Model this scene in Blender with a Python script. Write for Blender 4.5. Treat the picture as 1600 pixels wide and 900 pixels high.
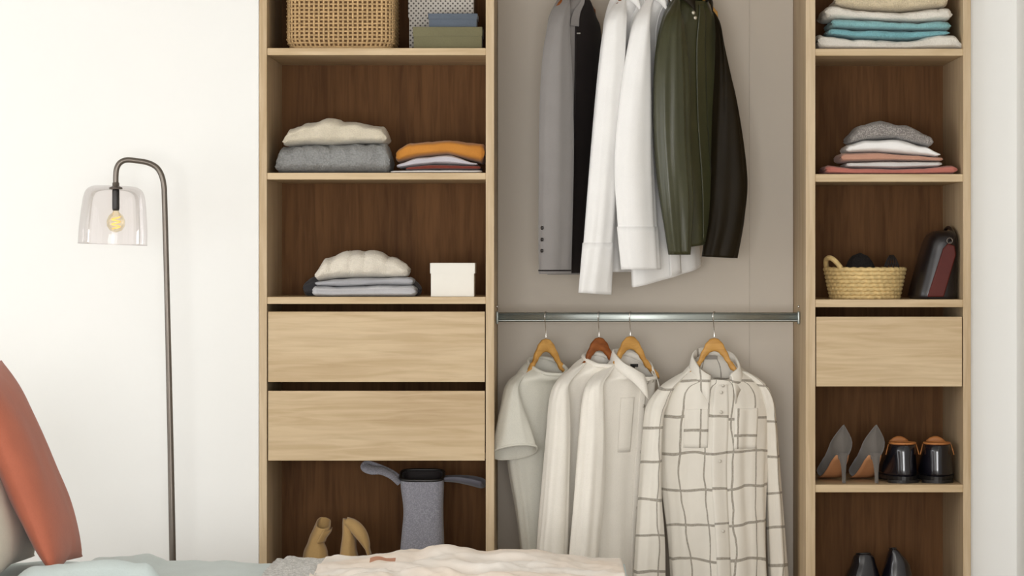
import bpy, bmesh, math, random
from mathutils import Vector, Matrix, noise
random.seed(7)
for o in list(bpy.data.objects):
    bpy.data.objects.remove(o, do_unlink=True)
SC = bpy.context.scene
COL = SC.collection
PI = math.pi
R = math.radians

# ------------------------------------------------------------------ camera
CAM_D, CAM_Z, F_PX, VX, VY = 9.1, 1.268, 4413.5, 880.0, 400.0
cam = bpy.data.cameras.new('camera')
cam.sensor_width = 36.0
cam.lens = F_PX / 1600 * 36
cam.shift_x = -(VX - 800) / 1600
cam.shift_y = -(450 - VY) / 1600
cam_o = bpy.data.objects.new('camera', cam)
cam_o.location = (0, -CAM_D, CAM_Z)
cam_o.rotation_euler = (PI / 2, 0, 0)
COL.objects.link(cam_o)
SC.camera = cam_o

# ------------------------------------------------------------------ world, light, exposure
w = bpy.data.worlds.new('world'); SC.world = w; w.use_nodes = True
w.node_tree.nodes['Background'].inputs[0].default_value = (0.95, 0.97, 1.0, 1)
w.node_tree.nodes['Background'].inputs[1].default_value = 0.6

def area(name, loc, rot, sx, sy, power, col):
    l = bpy.data.lights.new(name, 'AREA'); l.shape = 'RECTANGLE'
    l.size = sx; l.size_y = sy; l.energy = power; l.color = col
    o = bpy.data.objects.new(name, l); o.location = loc; o.rotation_euler = rot
    COL.objects.link(o); return o
# daylight entering the tall window in the left wall; added fill from behind the camera
area('daylight_left_window', (-3.92, -3.4, 1.15), (PI/2, 0, -PI/2), 4.2, 2.0, 98, (0.97, 0.985, 1.0))
area('rear_fill', (-0.7, -10.05, 1.0), (PI/2, 0, 0), 3.6, 1.9, 315, (0.985, 0.99, 1.0))
SC.view_settings.view_transform = 'Standard'
SC.view_settings.look = 'None'
SC.view_settings.gamma = 1.0
SC.view_settings.use_curve_mapping = False
SC.view_settings.exposure = 0.03

# ------------------------------------------------------------------ helpers
def W(px, py, y):
    """photo pixel -> world point at the real depth y"""
    k = (CAM_D + y) / F_PX
    return Vector(((px - VX) * k, y, CAM_Z + (VY - py) * k))
def fx(px): return (px - VX) / 485.0
def fz(py): return (1015 - py) / 485.0

def lin(h):
    h = h.lstrip('#')
    out = []
    for i in (0, 2, 4):
        c = int(h[i:i+2], 16) / 255
        out.append(c / 12.92 if c <= 0.04045 else ((c + 0.055) / 1.055) ** 2.4)
    return tuple(out)

def interp(tab, x):
    if x <= tab[0][0]: return tab[0][1]
    for (a, b), (c, d) in zip(tab, tab[1:]):
        if x <= c:
            return b + (d - b) * (x - a) / (c - a) if c > a else d
    return tab[-1][1]
def sinterp(tab, x):
    if x <= tab[0][0]: return tab[0][1]
    for (a, b), (c, d) in zip(tab, tab[1:]):
        if x <= c:
            t = (x - a) / (c - a) if c > a else 1
            t = t * t * (3 - 2 * t)
            return b + (d - b) * t
    return tab[-1][1]

# ---- materials
class NT:
    def __init__(s, name):
        s.m = bpy.data.materials.new(name); s.m.use_nodes = True
        s.t = s.m.node_tree; s.b = s.t.nodes['Principled BSDF']
        s.out = s.t.nodes['Material Output']
    def n(s, kind, **kw):
        nd = s.t.nodes.new(kind)
        for k, v in kw.items(): setattr(nd, k, v)
        return nd
    def l(s, a, b): s.t.links.new(a, b)
    def coord(s, scale=(1, 1, 1), rnd=True, which='Object'):
        tc = s.n('ShaderNodeTexCoord'); mp = s.n('ShaderNodeMapping')
        s.l(tc.outputs[which], mp.inputs['Vector']); mp.inputs['Scale'].default_value = scale
        if rnd:
            oi = s.n('ShaderNodeObjectInfo'); mm = s.n('ShaderNodeMath', operation='MULTIPLY')
            s.l(oi.outputs['Random'], mm.inputs[0]); mm.inputs[1].default_value = 7.3
            s.l(mm.outputs[0], mp.inputs['Location'])
        return mp.outputs[0]
    def noise(s, vec, scale, detail=4, rough=0.55):
        nd = s.n('ShaderNodeTexNoise'); s.l(vec, nd.inputs['Vector'])
        nd.inputs['Scale'].default_value = scale; nd.inputs['Detail'].default_value = detail
        nd.inputs['Roughness'].default_value = rough
        return nd.outputs['Fac']
    def ramp(s, fac, stops):
        nd = s.n('ShaderNodeValToRGB'); s.l(fac, nd.inputs[0])
        e = nd.color_ramp.elements
        while len(e) < len(stops): e.new(0.5)
        for el, (p, c) in zip(e, stops):
            el.position = p; el.color = (*c, 1) if len(c) == 3 else c
        return nd.outputs[0]
    def bump(s, h, strength, dist=0.002):
        nd = s.n('ShaderNodeBump'); nd.inputs['Strength'].default_value = strength
        nd.inputs['Distance'].default_value = dist
        s.l(h, nd.inputs['Height']); s.l(nd.outputs[0], s.b.inputs['Normal'])
    def math(s, op, a, b=None, c=None):
        nd = s.n('ShaderNodeMath', operation=op)
        for i, v in enumerate((a, b, c)):
            if v is None: continue
            if isinstance(v, (int, float)): nd.inputs[i].default_value = v
            else: s.l(v, nd.inputs[i])
        return nd.outputs[0]
    def mix(s, fac, a, b):
        nd = s.n('ShaderNodeMix', data_type='RGBA')
        if isinstance(fac, (int, float)): nd.inputs[0].default_value = fac
        else: s.l(fac, nd.inputs[0])
        for i, v in ((6, a), (7, b)):
            if isinstance(v, tuple): nd.inputs[i].default_value = (*v, 1)
            else: s.l(v, nd.inputs[i])
        return nd.outputs[2]

def mul(c, k): return tuple(min(1, x * k) for x in c)

def m_plain(name, hexc, rough=0.6, metal=0.0, var=0.06, vscale=6, bump=0.0, bscale=200, coat=0.0):
    t = NT(name); c = lin(hexc)
    v = t.coord()
    t.l(t.ramp(t.noise(v, vscale), [(0.3, mul(c, 1 - var)), (0.7, mul(c, 1 + var))]), t.b.inputs['Base Color'])
    t.b.inputs['Roughness'].default_value = rough; t.b.inputs['Metallic'].default_value = metal
    t.b.inputs['Coat Weight'].default_value = coat
    if bump: t.bump(t.noise(v, bscale, 3), bump)
    return t.m

def m_cloth(name, hexc, weave=900, bump=0.25, var=0.06, fine=0.05, sheen=0.15, rough=0.85, vscale=9, dist=0.0015):
    t = NT(name); c = lin(hexc)
    v = t.coord()
    big = t.ramp(t.noise(v, vscale, 3), [(0.3, mul(c, 1 - var)), (0.7, mul(c, 1 + var))])
    fn = t.noise(v, weave * 0.4, 2)
    col = t.mix(t.math('MULTIPLY', t.math('GREATER_THAN', fn, 0.55), min(1, fine * 4)), big, mul(c, 0.75))
    t.l(col, t.b.inputs['Base Color'])
    t.b.inputs['Roughness'].default_value = rough
    t.b.inputs['Sheen Weight'].default_value = sheen
    t.b.inputs['Sheen Roughness'].default_value = 0.5
    t.bump(t.noise(v, weave * 0.25, 3), bump, dist)
    return t.m

def m_knit(name, hexc, scale=160, bump=0.8, var=0.25, marl=None):
    t = NT(name); c = lin(hexc); v = t.coord()
    wv = t.n('ShaderNodeTexVoronoi'); t.l(v, wv.inputs['Vector']); wv.inputs['Scale'].default_value = scale
    d = wv.outputs['Distance']
    base = t.ramp(t.noise(v, 14, 3), [(0.3, mul(c, 0.92)), (0.7, mul(c, 1.06))])
    col = t.mix(t.math('MULTIPLY', d, var * 2), base, mul(c, 0.45))
    if marl:
        f = t.math('GREATER_THAN', t.noise(v, 260, 2), 0.53)
        col = t.mix(t.math('MULTIPLY', f, 0.75), col, lin(marl))
    t.l(col, t.b.inputs['Base Color'])
    t.b.inputs['Roughness'].default_value = 0.95; t.b.inputs['Sheen Weight'].default_value = 0.25
    t.bump(t.math('SUBTRACT', 1.0, d), bump, 0.003)
    return t.m

def m_wood(name, light, mid, dark, axis='z', rough=0.55, spec=0.4):
    t = NT(name); t.b.inputs['Specular IOR Level'].default_value = spec
    s = {'z': (1, 1, 0.07), 'x': (0.07, 1, 1), 'y': (1, 0.07, 1)}[axis]
    v = t.coord(s)
    n1 = t.noise(v, 9, 6, 0.6)
    nd = t.n('ShaderNodeTexNoise'); t.l(v, nd.inputs['Vector'])
    nd.inputs['Scale'].default_value = 60; nd.inputs['Detail'].default_value = 5
    nd.inputs['Distortion'].default_value = 0.6
    c1 = t.ramp(n1, [(0.30, lin(dark)), (0.48, lin(mid)), (0.72, lin(light))])
    c2 = t.ramp(nd.outputs['Fac'], [(0.35, mul(lin(dark), 0.9)), (0.62, lin(light))])
    col = t.mix(0.38, c1, c2)
    t.l(col, t.b.inputs['Base Color'])
    t.b.inputs['Roughness'].default_value = rough
    t.bump(nd.outputs['Fac'], 0.08, 0.001)
    return t.m

M = {}
M['wall'] = m_plain('warm_white_paint', 'F1F0EC', 0.9, var=0.008, vscale=1.2, bump=0.03, bscale=300)
M['ceiling'] = m_plain('ceiling_paint', 'DEDCD8', 0.9, var=0.01)
M['floor'] = m_wood('floor_pale_oak', 'BDB4A8', 'AFA598', '958B7D', 'x', 0.5)
M['oak_v'] = m_wood('oak_vertical', 'D2BC9C', 'C8B08D', 'B3966E', 'z')
M['oak_h'] = m_wood('oak_horizontal', 'D6BF9C', 'CBB18A', 'B4976F', 'x')
M['oak_back_shade'] = m_wood('oak_back_panel_shade', '7C5838', '6B4A2D', '503622', 'z', 0.7, 0.12)  # darker brown finish, with part of the shelf interior shade put into the colour
M['edge'] = m_wood('oak_edge_band', 'E0C9A6', 'D8BE98', 'C9AB80', 'z')
M['chrome'] = m_plain('brushed_aluminium', 'AEB4B0', 0.42, 0.85, var=0.04)
M['rail_dark'] = m_plain('dark_anodised_strip', '5C625E', 0.5, 0.6, var=0.05)
M['steel'] = m_plain('hook_steel', 'D8D5D0', 0.2, 1.0, var=0.02)
M['bronze'] = m_plain('dark_bronze', '6E665E', 0.35, 0.7, var=0.05)
M['black_plastic'] = m_plain('black_plastic', '1C1917', 0.4)
M['hanger_light'] = m_wood('hanger_honey', 'D9A85F', 'CB964B', 'AF7A34', 'x', 0.4)
M['hanger_dark'] = m_wood('hanger_red_brown', 'A9652F', '95521F', '783D15', 'x', 0.4)

# ---- mesh building
def link(o, parent=None):
    COL.objects.link(o)
    if parent is not None: o.parent = parent
    return o
def mesh_obj(name, verts, faces, mat, parent=None, smooth=True, loc=None, uvs=None, solid=0.0, subsurf=0):
    """vertices in world space; the object's own origin is loc or its parent's base"""
    if loc is None:
        base = Vector((0, 0, 0)); p = parent
        while p is not None:
            base += p.location; p = p.parent
    else:
        base = Vector(loc)
    me = bpy.data.meshes.new(name)
    me.from_pydata([tuple(Vector(v) - base) for v in verts], [], faces)
    if uvs is not None:
        lay = me.uv_layers.new(name='UVMap')
        for li, l in enumerate(me.loops):
            lay.data[li].uv = uvs[l.vertex_index]
    me.validate(); me.update()
    bm = bmesh.new(); bm.from_mesh(me); bmesh.ops.recalc_face_normals(bm, faces=bm.faces); bm.to_mesh(me); bm.free()
    for p in me.polygons: p.use_smooth = smooth
    me.materials.append(M[mat] if isinstance(mat, str) else mat)
    o = bpy.data.objects.new(name, me)
    if loc is not None: o.location = base
    link(o, parent)
    if solid:
        md = o.modifiers.new('thickness', 'SOLIDIFY'); md.thickness = solid; md.offset = -1
    if subsurf:
        md = o.modifiers.new('smooth', 'SUBSURF'); md.levels = subsurf; md.render_levels = subsurf
    return o
def tag(o, label, cat, group=None):
    o['label'] = label; o['category'] = cat
    if group: o['group'] = group
    return o
def thing(name, label, cat, loc, group=None):
    e = bpy.data.objects.new(name, None); e.location = loc; e.empty_display_size = 0.05
    link(e); return tag(e, label, cat, group)
def struct(o): o['kind'] = 'structure'; return o

def box_mesh(c, s, bev=0.0, seg=2):
    bm = bmesh.new(); bmesh.ops.create_cube(bm, size=1.0)
    for v in bm.verts: v.co = Vector((v.co.x * s[0], v.co.y * s[1], v.co.z * s[2]))
    if bev: bmesh.ops.bevel(bm, geom=list(bm.edges), offset=bev, segments=seg, affect='EDGES', profile=0.5)
    for v in bm.verts: v.co += Vector(c)
    vs = [v.co.copy() for v in bm.verts]; bm.verts.index_update()
    fs = [[v.index for v in f.verts] for f in bm.faces]; bm.free()
    return vs, fs
def box(name, x0, x1, y0, y1, z0, z1, mat, parent=None, bev=0.0015, loc=None, smooth=False):
    vs, fs = box_mesh(((x0+x1)/2, (y0+y1)/2, (z0+z1)/2), (x1-x0, y1-y0, z1-z0), bev)
    return mesh_obj(name, vs, fs, mat, parent, smooth, loc)
def merge(*parts):
    V, Fc = [], []
    for vs, fs in parts:
        k = len(V); V += list(vs); Fc += [[i + k for i in f] for f in fs]
    return V, Fc
def rings_mesh(rings, closed=True, cap0=False, cap1=False):
    n = len(rings[0]); V = [p for r in rings for p in r]; Fc = []
    m = n if closed else n - 1
    for i in range(len(rings) - 1):
        for j in range(m):
            a = i*n + j; b = i*n + (j+1) % n
            Fc.append([a, b, b + n, a + n])
    if cap0: Fc.append(list(range(n))[::-1])
    if cap1: Fc.append([(len(rings)-1)*n + j for j in range(n)])
    return V, Fc
def tube(path, rad, seg=10, cap=True, squash=None):
    """round tube along a polyline; rad number or list"""
    pts = [Vector(p) for p in path]; rings = []
    up = Vector((0, 0, 1))
    prev = None
    for i, p in enumerate(pts):
        t = (pts[min(i+1, len(pts)-1)] - pts[max(i-1, 0)]).normalized()
        if prev is None:
            ref = up if abs(t.dot(up)) < 0.9 else Vector((0, 1, 0))
            nrm = (ref - t * ref.dot(t)).normalized()
        else:
            nrm = (prev - t * prev.dot(t)).normalized()
        prev = nrm; bi = t.cross(nrm)
        r = rad[i] if isinstance(rad, (list, tuple)) else rad
        rings.append([p + nrm * (r * math.cos(2*PI*k/seg)) + bi * (r * math.sin(2*PI*k/seg)) for k in range(seg)])
    return rings_mesh(rings, True, cap, cap)
def smooth_path(pts, n=8):
    pts = [Vector(p) for p in pts]; out = []
    P = [pts[0]*2 - pts[1]] + pts + [pts[-1]*2 - pts[-2]]
    for i in range(1, len(P)-2):
        for k in range(n):
            out.append(catmull(P[i-1], P[i], P[i+1], P[i+2], k / n))
    out.append(pts[-1]); return out
def catmull(a, b, c, d, t):
    return 0.5 * ((2*b) + (c - a)*t + (2*a - 5*b + 4*c - d)*t*t + (3*b - a - 3*c + d)*t**3)
def lathe(c, prof, seg=32, cap0=False, cap1=False):
    c = Vector(c)
    rings = [[c + Vector((r*math.cos(2*PI*k/seg), r*math.sin(2*PI*k/seg), z)) for k in range(seg)] for r, z in prof]
    return rings_mesh(rings, True, cap0, cap1)
def sgnpow(v, p): return math.copysign(abs(v) ** p, v)

class Loft:
    """soft volume through horizontal sections.  section: dict cx,cy,cz,a,b,th,n,tx,ty"""
    KEYS = ('cx', 'cy', 'cz', 'a', 'b', 'th', 'n', 'tx', 'ty')
    def __init__(s, secs, fold=None, ref=None):
        s.K = [[d.get(k, 0 if k != 'n' else 2.2) for k in s.KEYS] for d in secs]
        s.fold = fold
        s.ref = ref or max(k[3] for k in s.K)
    def params(s, v):
        n = len(s.K) - 1; f = v * n; i = min(int(f), n - 1); t = f - i
        A = s.K[max(i-1, 0)]; B = s.K[i]; C = s.K[i+1]; D = s.K[min(i+2, n)]
        return [catmull(a, b, c, d, t) for a, b, c, d in zip(A, B, C, D)]
    def P(s, phi, v, off=0.0):
        cx, cy, cz, a, b, th, n, tx, ty = s.params(v)
        e = 2.0 / n
        f = (s.fold(phi, v) if s.fold else 0) + off
        lx = (max(a, .002) + f) * sgnpow(math.cos(phi), e); ly = (max(b, .002) + f) * sgnpow(math.sin(phi), e)
        return Vector((cx + lx*math.cos(th) - ly*math.sin(th), cy + lx*math.sin(th) + ly*math.cos(th), cz + tx*lx + ty*ly))
    def rings(s, nphi=56, nv=60):
        return [[s.P(2*PI*j/nphi, i/nv) for j in range(nphi)] for i in range(nv+1)]
    def uv(s, nphi, nv):
        out = []
        for i in range(nv+1):
            for j in range(nphi):
                p = s.P(2*PI*j/nphi, i/nv)
                out.append((math.cos(2*PI*j/nphi) * s.ref, p.z))
        return out
    def build(s, name, mat, parent, nphi=56, nv=60, cap0=False, cap1=False, solid=0.0025, loc=None, uvoff=(0, 0)):
        V, Fc = rings_mesh(s.rings(nphi, nv), True, cap0, cap1)
        return mesh_obj(name, V, Fc, mat, parent, True, loc, [(a+uvoff[0], b+uvoff[1]) for a, b in s.uv(nphi, nv)], solid)
    def patch(s, name, mat, parent, p0, p1, v0, v1, off=0.004, nu=14, nv=14, solid=0.002, uvoff=(0, 0)):
        rows, uvs = [], []
        for i in range(nv+1):
            v = v0 + (v1 - v0) * i / nv
            row = []
            for j in range(nu+1):
                ph = R(p0 + (p1 - p0) * j / nu)
                p = s.P(ph, v, off); row.append(p); uvs.append((math.cos(ph)*s.ref + uvoff[0], p.z + uvoff[1]))
            rows.append(row)
        V, Fc = rings_mesh(rows, False)
        return mesh_obj(name, V, Fc, mat, parent, True, None, uvs, solid)

def sec(py, L, Rr, b, y=0.22, th=50, n=2.2, tx=0, ty=0):
    """one section from its left and right outline in the photo, at real depth y"""
    p = W((L + Rr) / 2, py, y); t = R(th)
    h = (Rr - L) / 2 * (CAM_D + y) / F_PX
    q = h*h - (b*math.sin(t))**2
    a = math.sqrt(max(q, (0.25*h)**2)) / max(0.2, math.cos(t))
    return dict(cx=p.x, cy=p.y, cz=p.z, a=a, b=b, th=t, n=n, tx=tx, ty=ty)
def folds(amp, k=7, seed=0.0, start=0.25, fine=0.35):
    def f(phi, v):
        g = max(0.0, min(1.0, (v - start) / 0.5)) + 0.15
        w = phi + 0.5*math.sin(1.7*v + seed) + 0.35*math.sin(2*phi + seed*3)
        crease = 1 - abs(math.sin(0.5*k*w + seed))            # sharp ridges
        return amp * g * (0.9*math.sin(k*w + seed)*0.5 + 0.7*(crease**2 - 0.35) + fine*0.6*math.sin((k*2+1)*phi + 2*seed + 3*v)) \
            + amp * 0.7 * noise.noise(Vector((math.cos(phi)*1.7 + seed, math.sin(phi)*1.7, v*4)))
    return f

# ------------------------------------------------------------------ room shell
YB = 0.515                      # face of the wall behind the wardrobe
XL, XR, YF, ZC = -3.8, 1.468, -10.0, 2.62
struct(box('floor', XL-0.2, XR+0.2, YF-0.2, YB+0.2, -0.1, 0.0, 'floor', bev=0, loc=(0, 0, 0)))
struct(box('ceiling', XL-0.2, XR+0.2, YF-0.2, YB+0.2, ZC, ZC+0.1, 'ceiling', bev=0, loc=(0, 0, ZC)))
XCL, XCR = fx(405), fx(1517)
WLY, WRY = 0.004, 0.045        # the walls either side come forward, so the wardrobe stands in a niche
V, Fc = merge(box_mesh(((XL+XCL)/2-0.1, (WLY+YB+0.15)/2, ZC/2), (XCL-XL+0.196, YB+0.15-WLY, ZC)),
              box_mesh(((XR+XCR)/2+0.002, (WRY+YB+0.15)/2, ZC/2), (XR-XCR, YB+0.15-WRY, ZC)),
              box_mesh(((XCL+XCR)/2, YB+0.075, ZC/2), (XCR-XCL+0.004, 0.15, ZC)),
              box_mesh(((XCL+XCR)/2, (WLY+YB)/2, (2.37+ZC)/2), (XCR-XCL+0.004, YB-WLY, ZC-2.37)))
struct(mesh_obj('wall_back', V, Fc, 'wall', None, False, (0, YB, 0)))
struct(box('wall_right', XR, XR+0.15, YF, YB, 0, ZC, 'wall', bev=0, loc=(XR, 0, 0)))
wy0, wy1, wz0, wz1 = -5.5, -1.3, 0.15, 2.15
V, Fc = merge(box_mesh((XL-0.075, (YF+wy0)/2, ZC/2), (0.15, wy0-YF, ZC)),
              box_mesh((XL-0.075, (wy1+YB)/2, ZC/2), (0.15, YB-wy1, ZC)),
              box_mesh((XL-0.075, (wy0+wy1)/2, wz0/2), (0.15, wy1-wy0, wz0)),
              box_mesh((XL-0.075, (wy0+wy1)/2, (wz1+ZC)/2), (0.15, wy1-wy0, ZC-wz1)))
struct(mesh_obj('wall_left', V, Fc, 'wall', None, False, (XL, 0, 0)))
rx0, rx1, rz0, rz1 = -2.5, 1.1, 0.05, 1.95  # unseen opening behind the camera, added for the fill light
V, Fc = merge(box_mesh(((XL+rx0)/2, YF-0.05, ZC/2), (rx0-XL, 0.1, ZC)),
              box_mesh(((rx1+XR)/2, YF-0.05, ZC/2), (XR-rx1, 0.1, ZC)),
              box_mesh(((rx0+rx1)/2, YF-0.05, rz0/2), (rx1-rx0, 0.1, rz0)),
              box_mesh(((rx0+rx1)/2, YF-0.05, (rz1+ZC)/2), (rx1-rx0, 0.1, ZC-rz1)))
struct(mesh_obj('wall_front', V, Fc, 'wall', None, False, (0, YF, 0)))
M['trim'] = m_plain('white_trim', 'F2F0EB', 0.5, var=0.01)
wf = []
for z in (wz0+0.03, wz1-0.03): wf.append(box_mesh((XL-0.06, (wy0+wy1)/2, z), (0.06, wy1-wy0, 0.06)))
for k in range(4): wf.append(box_mesh((XL-0.06, wy0+0.03+(wy1-wy0-0.06)*k/3, (wz0+wz1)/2), (0.06, 0.06, wz1-wz0-0.12)))
V, Fc = merge(*wf); struct(mesh_obj('window_1', V, Fc, 'trim', None, False, (XL, 0, 0)))
wf = []
for z in (rz0+0.03, rz1-0.03): wf.append(box_mesh(((rx0+rx1)/2, YF-0.03, z), (rx1-rx0, 0.05, 0.06)))
for k in range(3): wf.append(box_mesh((rx0+0.03+(rx1-rx0-0.06)*k/2, YF-0.03, (rz0+rz1)/2), (0.06, 0.05, rz1-rz0-0.12)))
V, Fc = merge(*wf); struct(mesh_obj('rear_fill_window', V, Fc, 'trim', None, False, (0, YF, 0)))  # frame of the added rear opening, out of view
struct(box('baseboard_back', XL, XCL-0.02, WLY-0.014, WLY, 0, 0.08, 'trim', loc=(XL, WLY, 0)))
struct(box('baseboard_right', XR-0.014, XR, YF, YB, 0, 0.08, 'trim', loc=(XR, 0, 0)))

# ------------------------------------------------------------------ wardrobe
TOP = 2.36; DEP = 0.5; TH = 0.022
def cabinet(name, label, xo0, xi0, xi1, xo1, shelves, drawers, hidden):
    X0, X1, X2, X3 = fx(xo0), fx(xi0), fx(xi1), fx(xo1)
    t = thing(name, label, 'cabinet', ((X0+X3)/2, DEP/2, 0))
    box('side_panel', X0, X1, 0, DEP, 0, TOP, 'oak_v', t)
    box('side_panel', X2, X3, 0, DEP, 0, TOP, 'oak_v', t)
    box('back_panel', X1, X2, DEP-0.012, DEP, 0.06, TOP-TH, 'oak_back_shade', t, 0)
    box('top_panel', X1, X2, 0, DEP-0.012, TOP-TH, TOP, 'oak_h', t)
    box('plinth', X1, X2, 0.03, 0.05, 0, fz(958)-TH, 'oak_h', t)
    for a, b in shelves:
        box('shelf', X1, X2, 0.003, DEP-0.012, fz(b), fz(a), 'oak_h', t)
    for a, b in hidden:
        box('shelf', X1, X2, 0.03, DEP-0.012, fz(b), fz(a), 'oak_h', t)
    for a, b in drawers:
        d = box('drawer', X1+0.003, X2-0.003, 0.004, 0.022, fz(b), fz(a), 'oak_h', t, 0.0012)
        zb, zt = fz(b)+0.03, fz(a)-0.03
        V, Fc = merge(box_mesh((X1+0.02, 0.19, (zb+zt)/2), (0.012, 0.335, zt-zb)), box_mesh((X2-0.02, 0.19, (zb+zt)/2), (0.012, 0.335, zt-zb)),
                      box_mesh(((X1+X2)/2, 0.35, (zb+zt)/2), (X2-X1-0.052, 0.012, zt-zb)), box_mesh(((X1+X2)/2, 0.19, zb+0.004), (X2-X1-0.052, 0.3, 0.008)))
        mesh_obj('drawer_box', V, Fc, 'oak_h', d, False)
    return t
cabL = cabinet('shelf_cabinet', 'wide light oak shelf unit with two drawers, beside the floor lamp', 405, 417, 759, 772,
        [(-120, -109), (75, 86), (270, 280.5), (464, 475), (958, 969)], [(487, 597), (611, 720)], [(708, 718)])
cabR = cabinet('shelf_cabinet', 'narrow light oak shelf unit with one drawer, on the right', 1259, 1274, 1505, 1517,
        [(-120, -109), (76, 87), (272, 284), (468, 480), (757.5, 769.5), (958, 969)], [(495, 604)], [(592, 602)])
# bridging shelf and the two rails between the units
XA, XB = fx(772), fx(1259)
o = box('bridging_shelf', XA+0.001, XB-0.001, 0, DEP, TOP-TH, TOP, 'oak_h', loc=((XA+XB)/2, DEP/2, TOP-TH))
tag(o, 'oak top board joining the two shelf units above the hanging clothes', 'shelf')
M['taupe'] = m_plain('taupe_back_board', 'D0C6B8', 0.7, var=0.02, vscale=2, bump=0.03)
o = thing('back_board', 'taupe back board in two panels behind the hanging clothes', 'back board', ((XA+XB)/2, DEP-0.005, 0))
xs = W(1171, 0, DEP-0.01).x
box('panel', XA+0.001, xs-0.0002, DEP-0.010, DEP, 0, TOP-TH-0.001, 'taupe', o, 0.0004)
box('panel', xs+0.0002, XB-0.001, DEP-0.010, DEP, 0, TOP-TH-0.001, 'taupe', o, 0.0004)
YR = 0.22
def rail(py, label):
    z = W(0, py, YR).z
    t = thing('clothes_rail', label, 'rail', ((XA+XB)/2, YR, z), 'rails between the shelf units')
    n = 28; rings = []
    prof = []
    for k in range(n):
        a = 2*PI*k/n
        prof.append((0.0085*sgnpow(math.cos(a), 0.75), 0.0155*sgnpow(math.sin(a), 0.75)))
    for x in (XA+0.002, XB-0.002):
        rings.append([Vector((x, YR+p, z+q)) for p, q in prof])
    V, Fc = rings_mesh(rings, True, True, True)
    mesh_obj('bar', V, Fc, 'chrome', t)
    # raised lips running along the bar
    for dz in (0.0105, -0.0105):
        V, Fc = box_mesh(((XA+XB)/2, YR-0.0085, z+dz), (XB-XA-0.006, 0.0025, 0.002), 0.0006, 1)
        mesh_obj('lip', V, Fc, 'rail_dark' if dz > 0 else 'chrome', t, False)
    for x in (XA, XB):
        s = 1 if x == XA else -1
        V, Fc = box_mesh((x+s*0.005, YR, z-0.002), (0.008, 0.030, 0.042), 0.003)
        mesh_obj('end_bracket', V, Fc, 'chrome', t)
        V, Fc = tube([(x+s*0.001, YR, z+0.035), (x+s*0.007, YR, z+0.035)], 0.004, 10)
        mesh_obj('screw', V, Fc, 'steel', t)
    return z
ZR1 = rail(-78, 'upper metal clothes rail holding the blazer and olive jacket')
ZR2 = rail(495.5, 'lower metal clothes rail holding the plaid shirt')

# ------------------------------------------------------------------ hangers
def hanger(px, ztop, zrail, th, mat, label, half=0.125, hook_th=75, bar=False):
    c = Vector(((px - VX) * (CAM_D + YR) / F_PX, YR, ztop))
    t = thing('clothes_hanger', label, 'hanger', c, 'wooden clothes hangers')
    ca, sa = math.cos(R(th)), math.sin(R(th))
    def put(lx, ly, lz): return c + Vector((lx*ca - ly*sa, lx*sa + ly*ca, lz))
    topc = [(0, 0.0), (0.012, -0.002), (0.026, -0.014), (0.040, -0.040), (0.056, -0.076), (0.08, -0.106), (0.095, -0.120), (half, -0.130)]
    botc = [(0, -0.044), (0.012, -0.047), (0.026, -0.060), (0.040, -0.080), (0.056, -0.106), (0.08, -0.128), (0.095, -0.138), (half, -0.146)]
    rings = []
    N = 40
    for i in range(N+1):
        x = -half + 2*half*i/N
        zt, zb = sinterp(topc, abs(x)), sinterp(botc, abs(x))
        hz, mz = (zt-zb)/2, (zt+zb)/2
        wy = 0.0075 if abs(x) < half*0.6 else 0.0075 + 0.006*(abs(x)/half-0.6)
        k = 1.0 if 0 < i < N else 0.6
        bow = -0.008*(abs(x)/half)**2
        rings.append([put(x, bow + wy*k*sgnpow(math.cos(2*PI*j/12), 0.6), mz + hz*k*sgnpow(math.sin(2*PI*j/12), 0.6)) for j in range(12)])
    V, Fc = rings_mesh(rings, True, True, True)
    mesh_obj('arms', V, Fc, mat, t)
    if bar:
        V, Fc = tube([put(-0.075, -0.004, -0.112), put(-0.072, -0.004, -0.158), put(0.072, -0.004, -0.158), put(0.075, -0.004, -0.112)], 0.0085, 8)
        mesh_obj('trouser_bar', V, Fc, mat, t)
    # swivelling wire hook over the rail
    h1, h2 = math.cos(R(hook_th)), math.sin(R(hook_th))
    hz = zrail + 0.0085
    pts = [(0, -0.006)]
    g = zrail - 0.024 - ztop
    pts += [(0, max(0.012, g*0.5)), (-0.006, max(0.016, g)), (-0.0130, hz - ztop - 0.012)]
    P = [(p, z) for p, z in pts]
    for k in range(0, 9):
        a = PI - PI*k/8
        P.append((0.0128*math.cos(a), hz - ztop + 0.010*math.sin(a) ))
    P.append((0.0128, hz - ztop - 0.014)); P.append((0.016, hz-ztop-0.019))
    path = [c + Vector((u*h1, u*h2, z)) for u, z in P]
    V, Fc = tube(smooth_path(path, 3), 0.0017, 8)
    mesh_obj('hook', V, Fc, 'steel', t)
    return t

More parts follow.
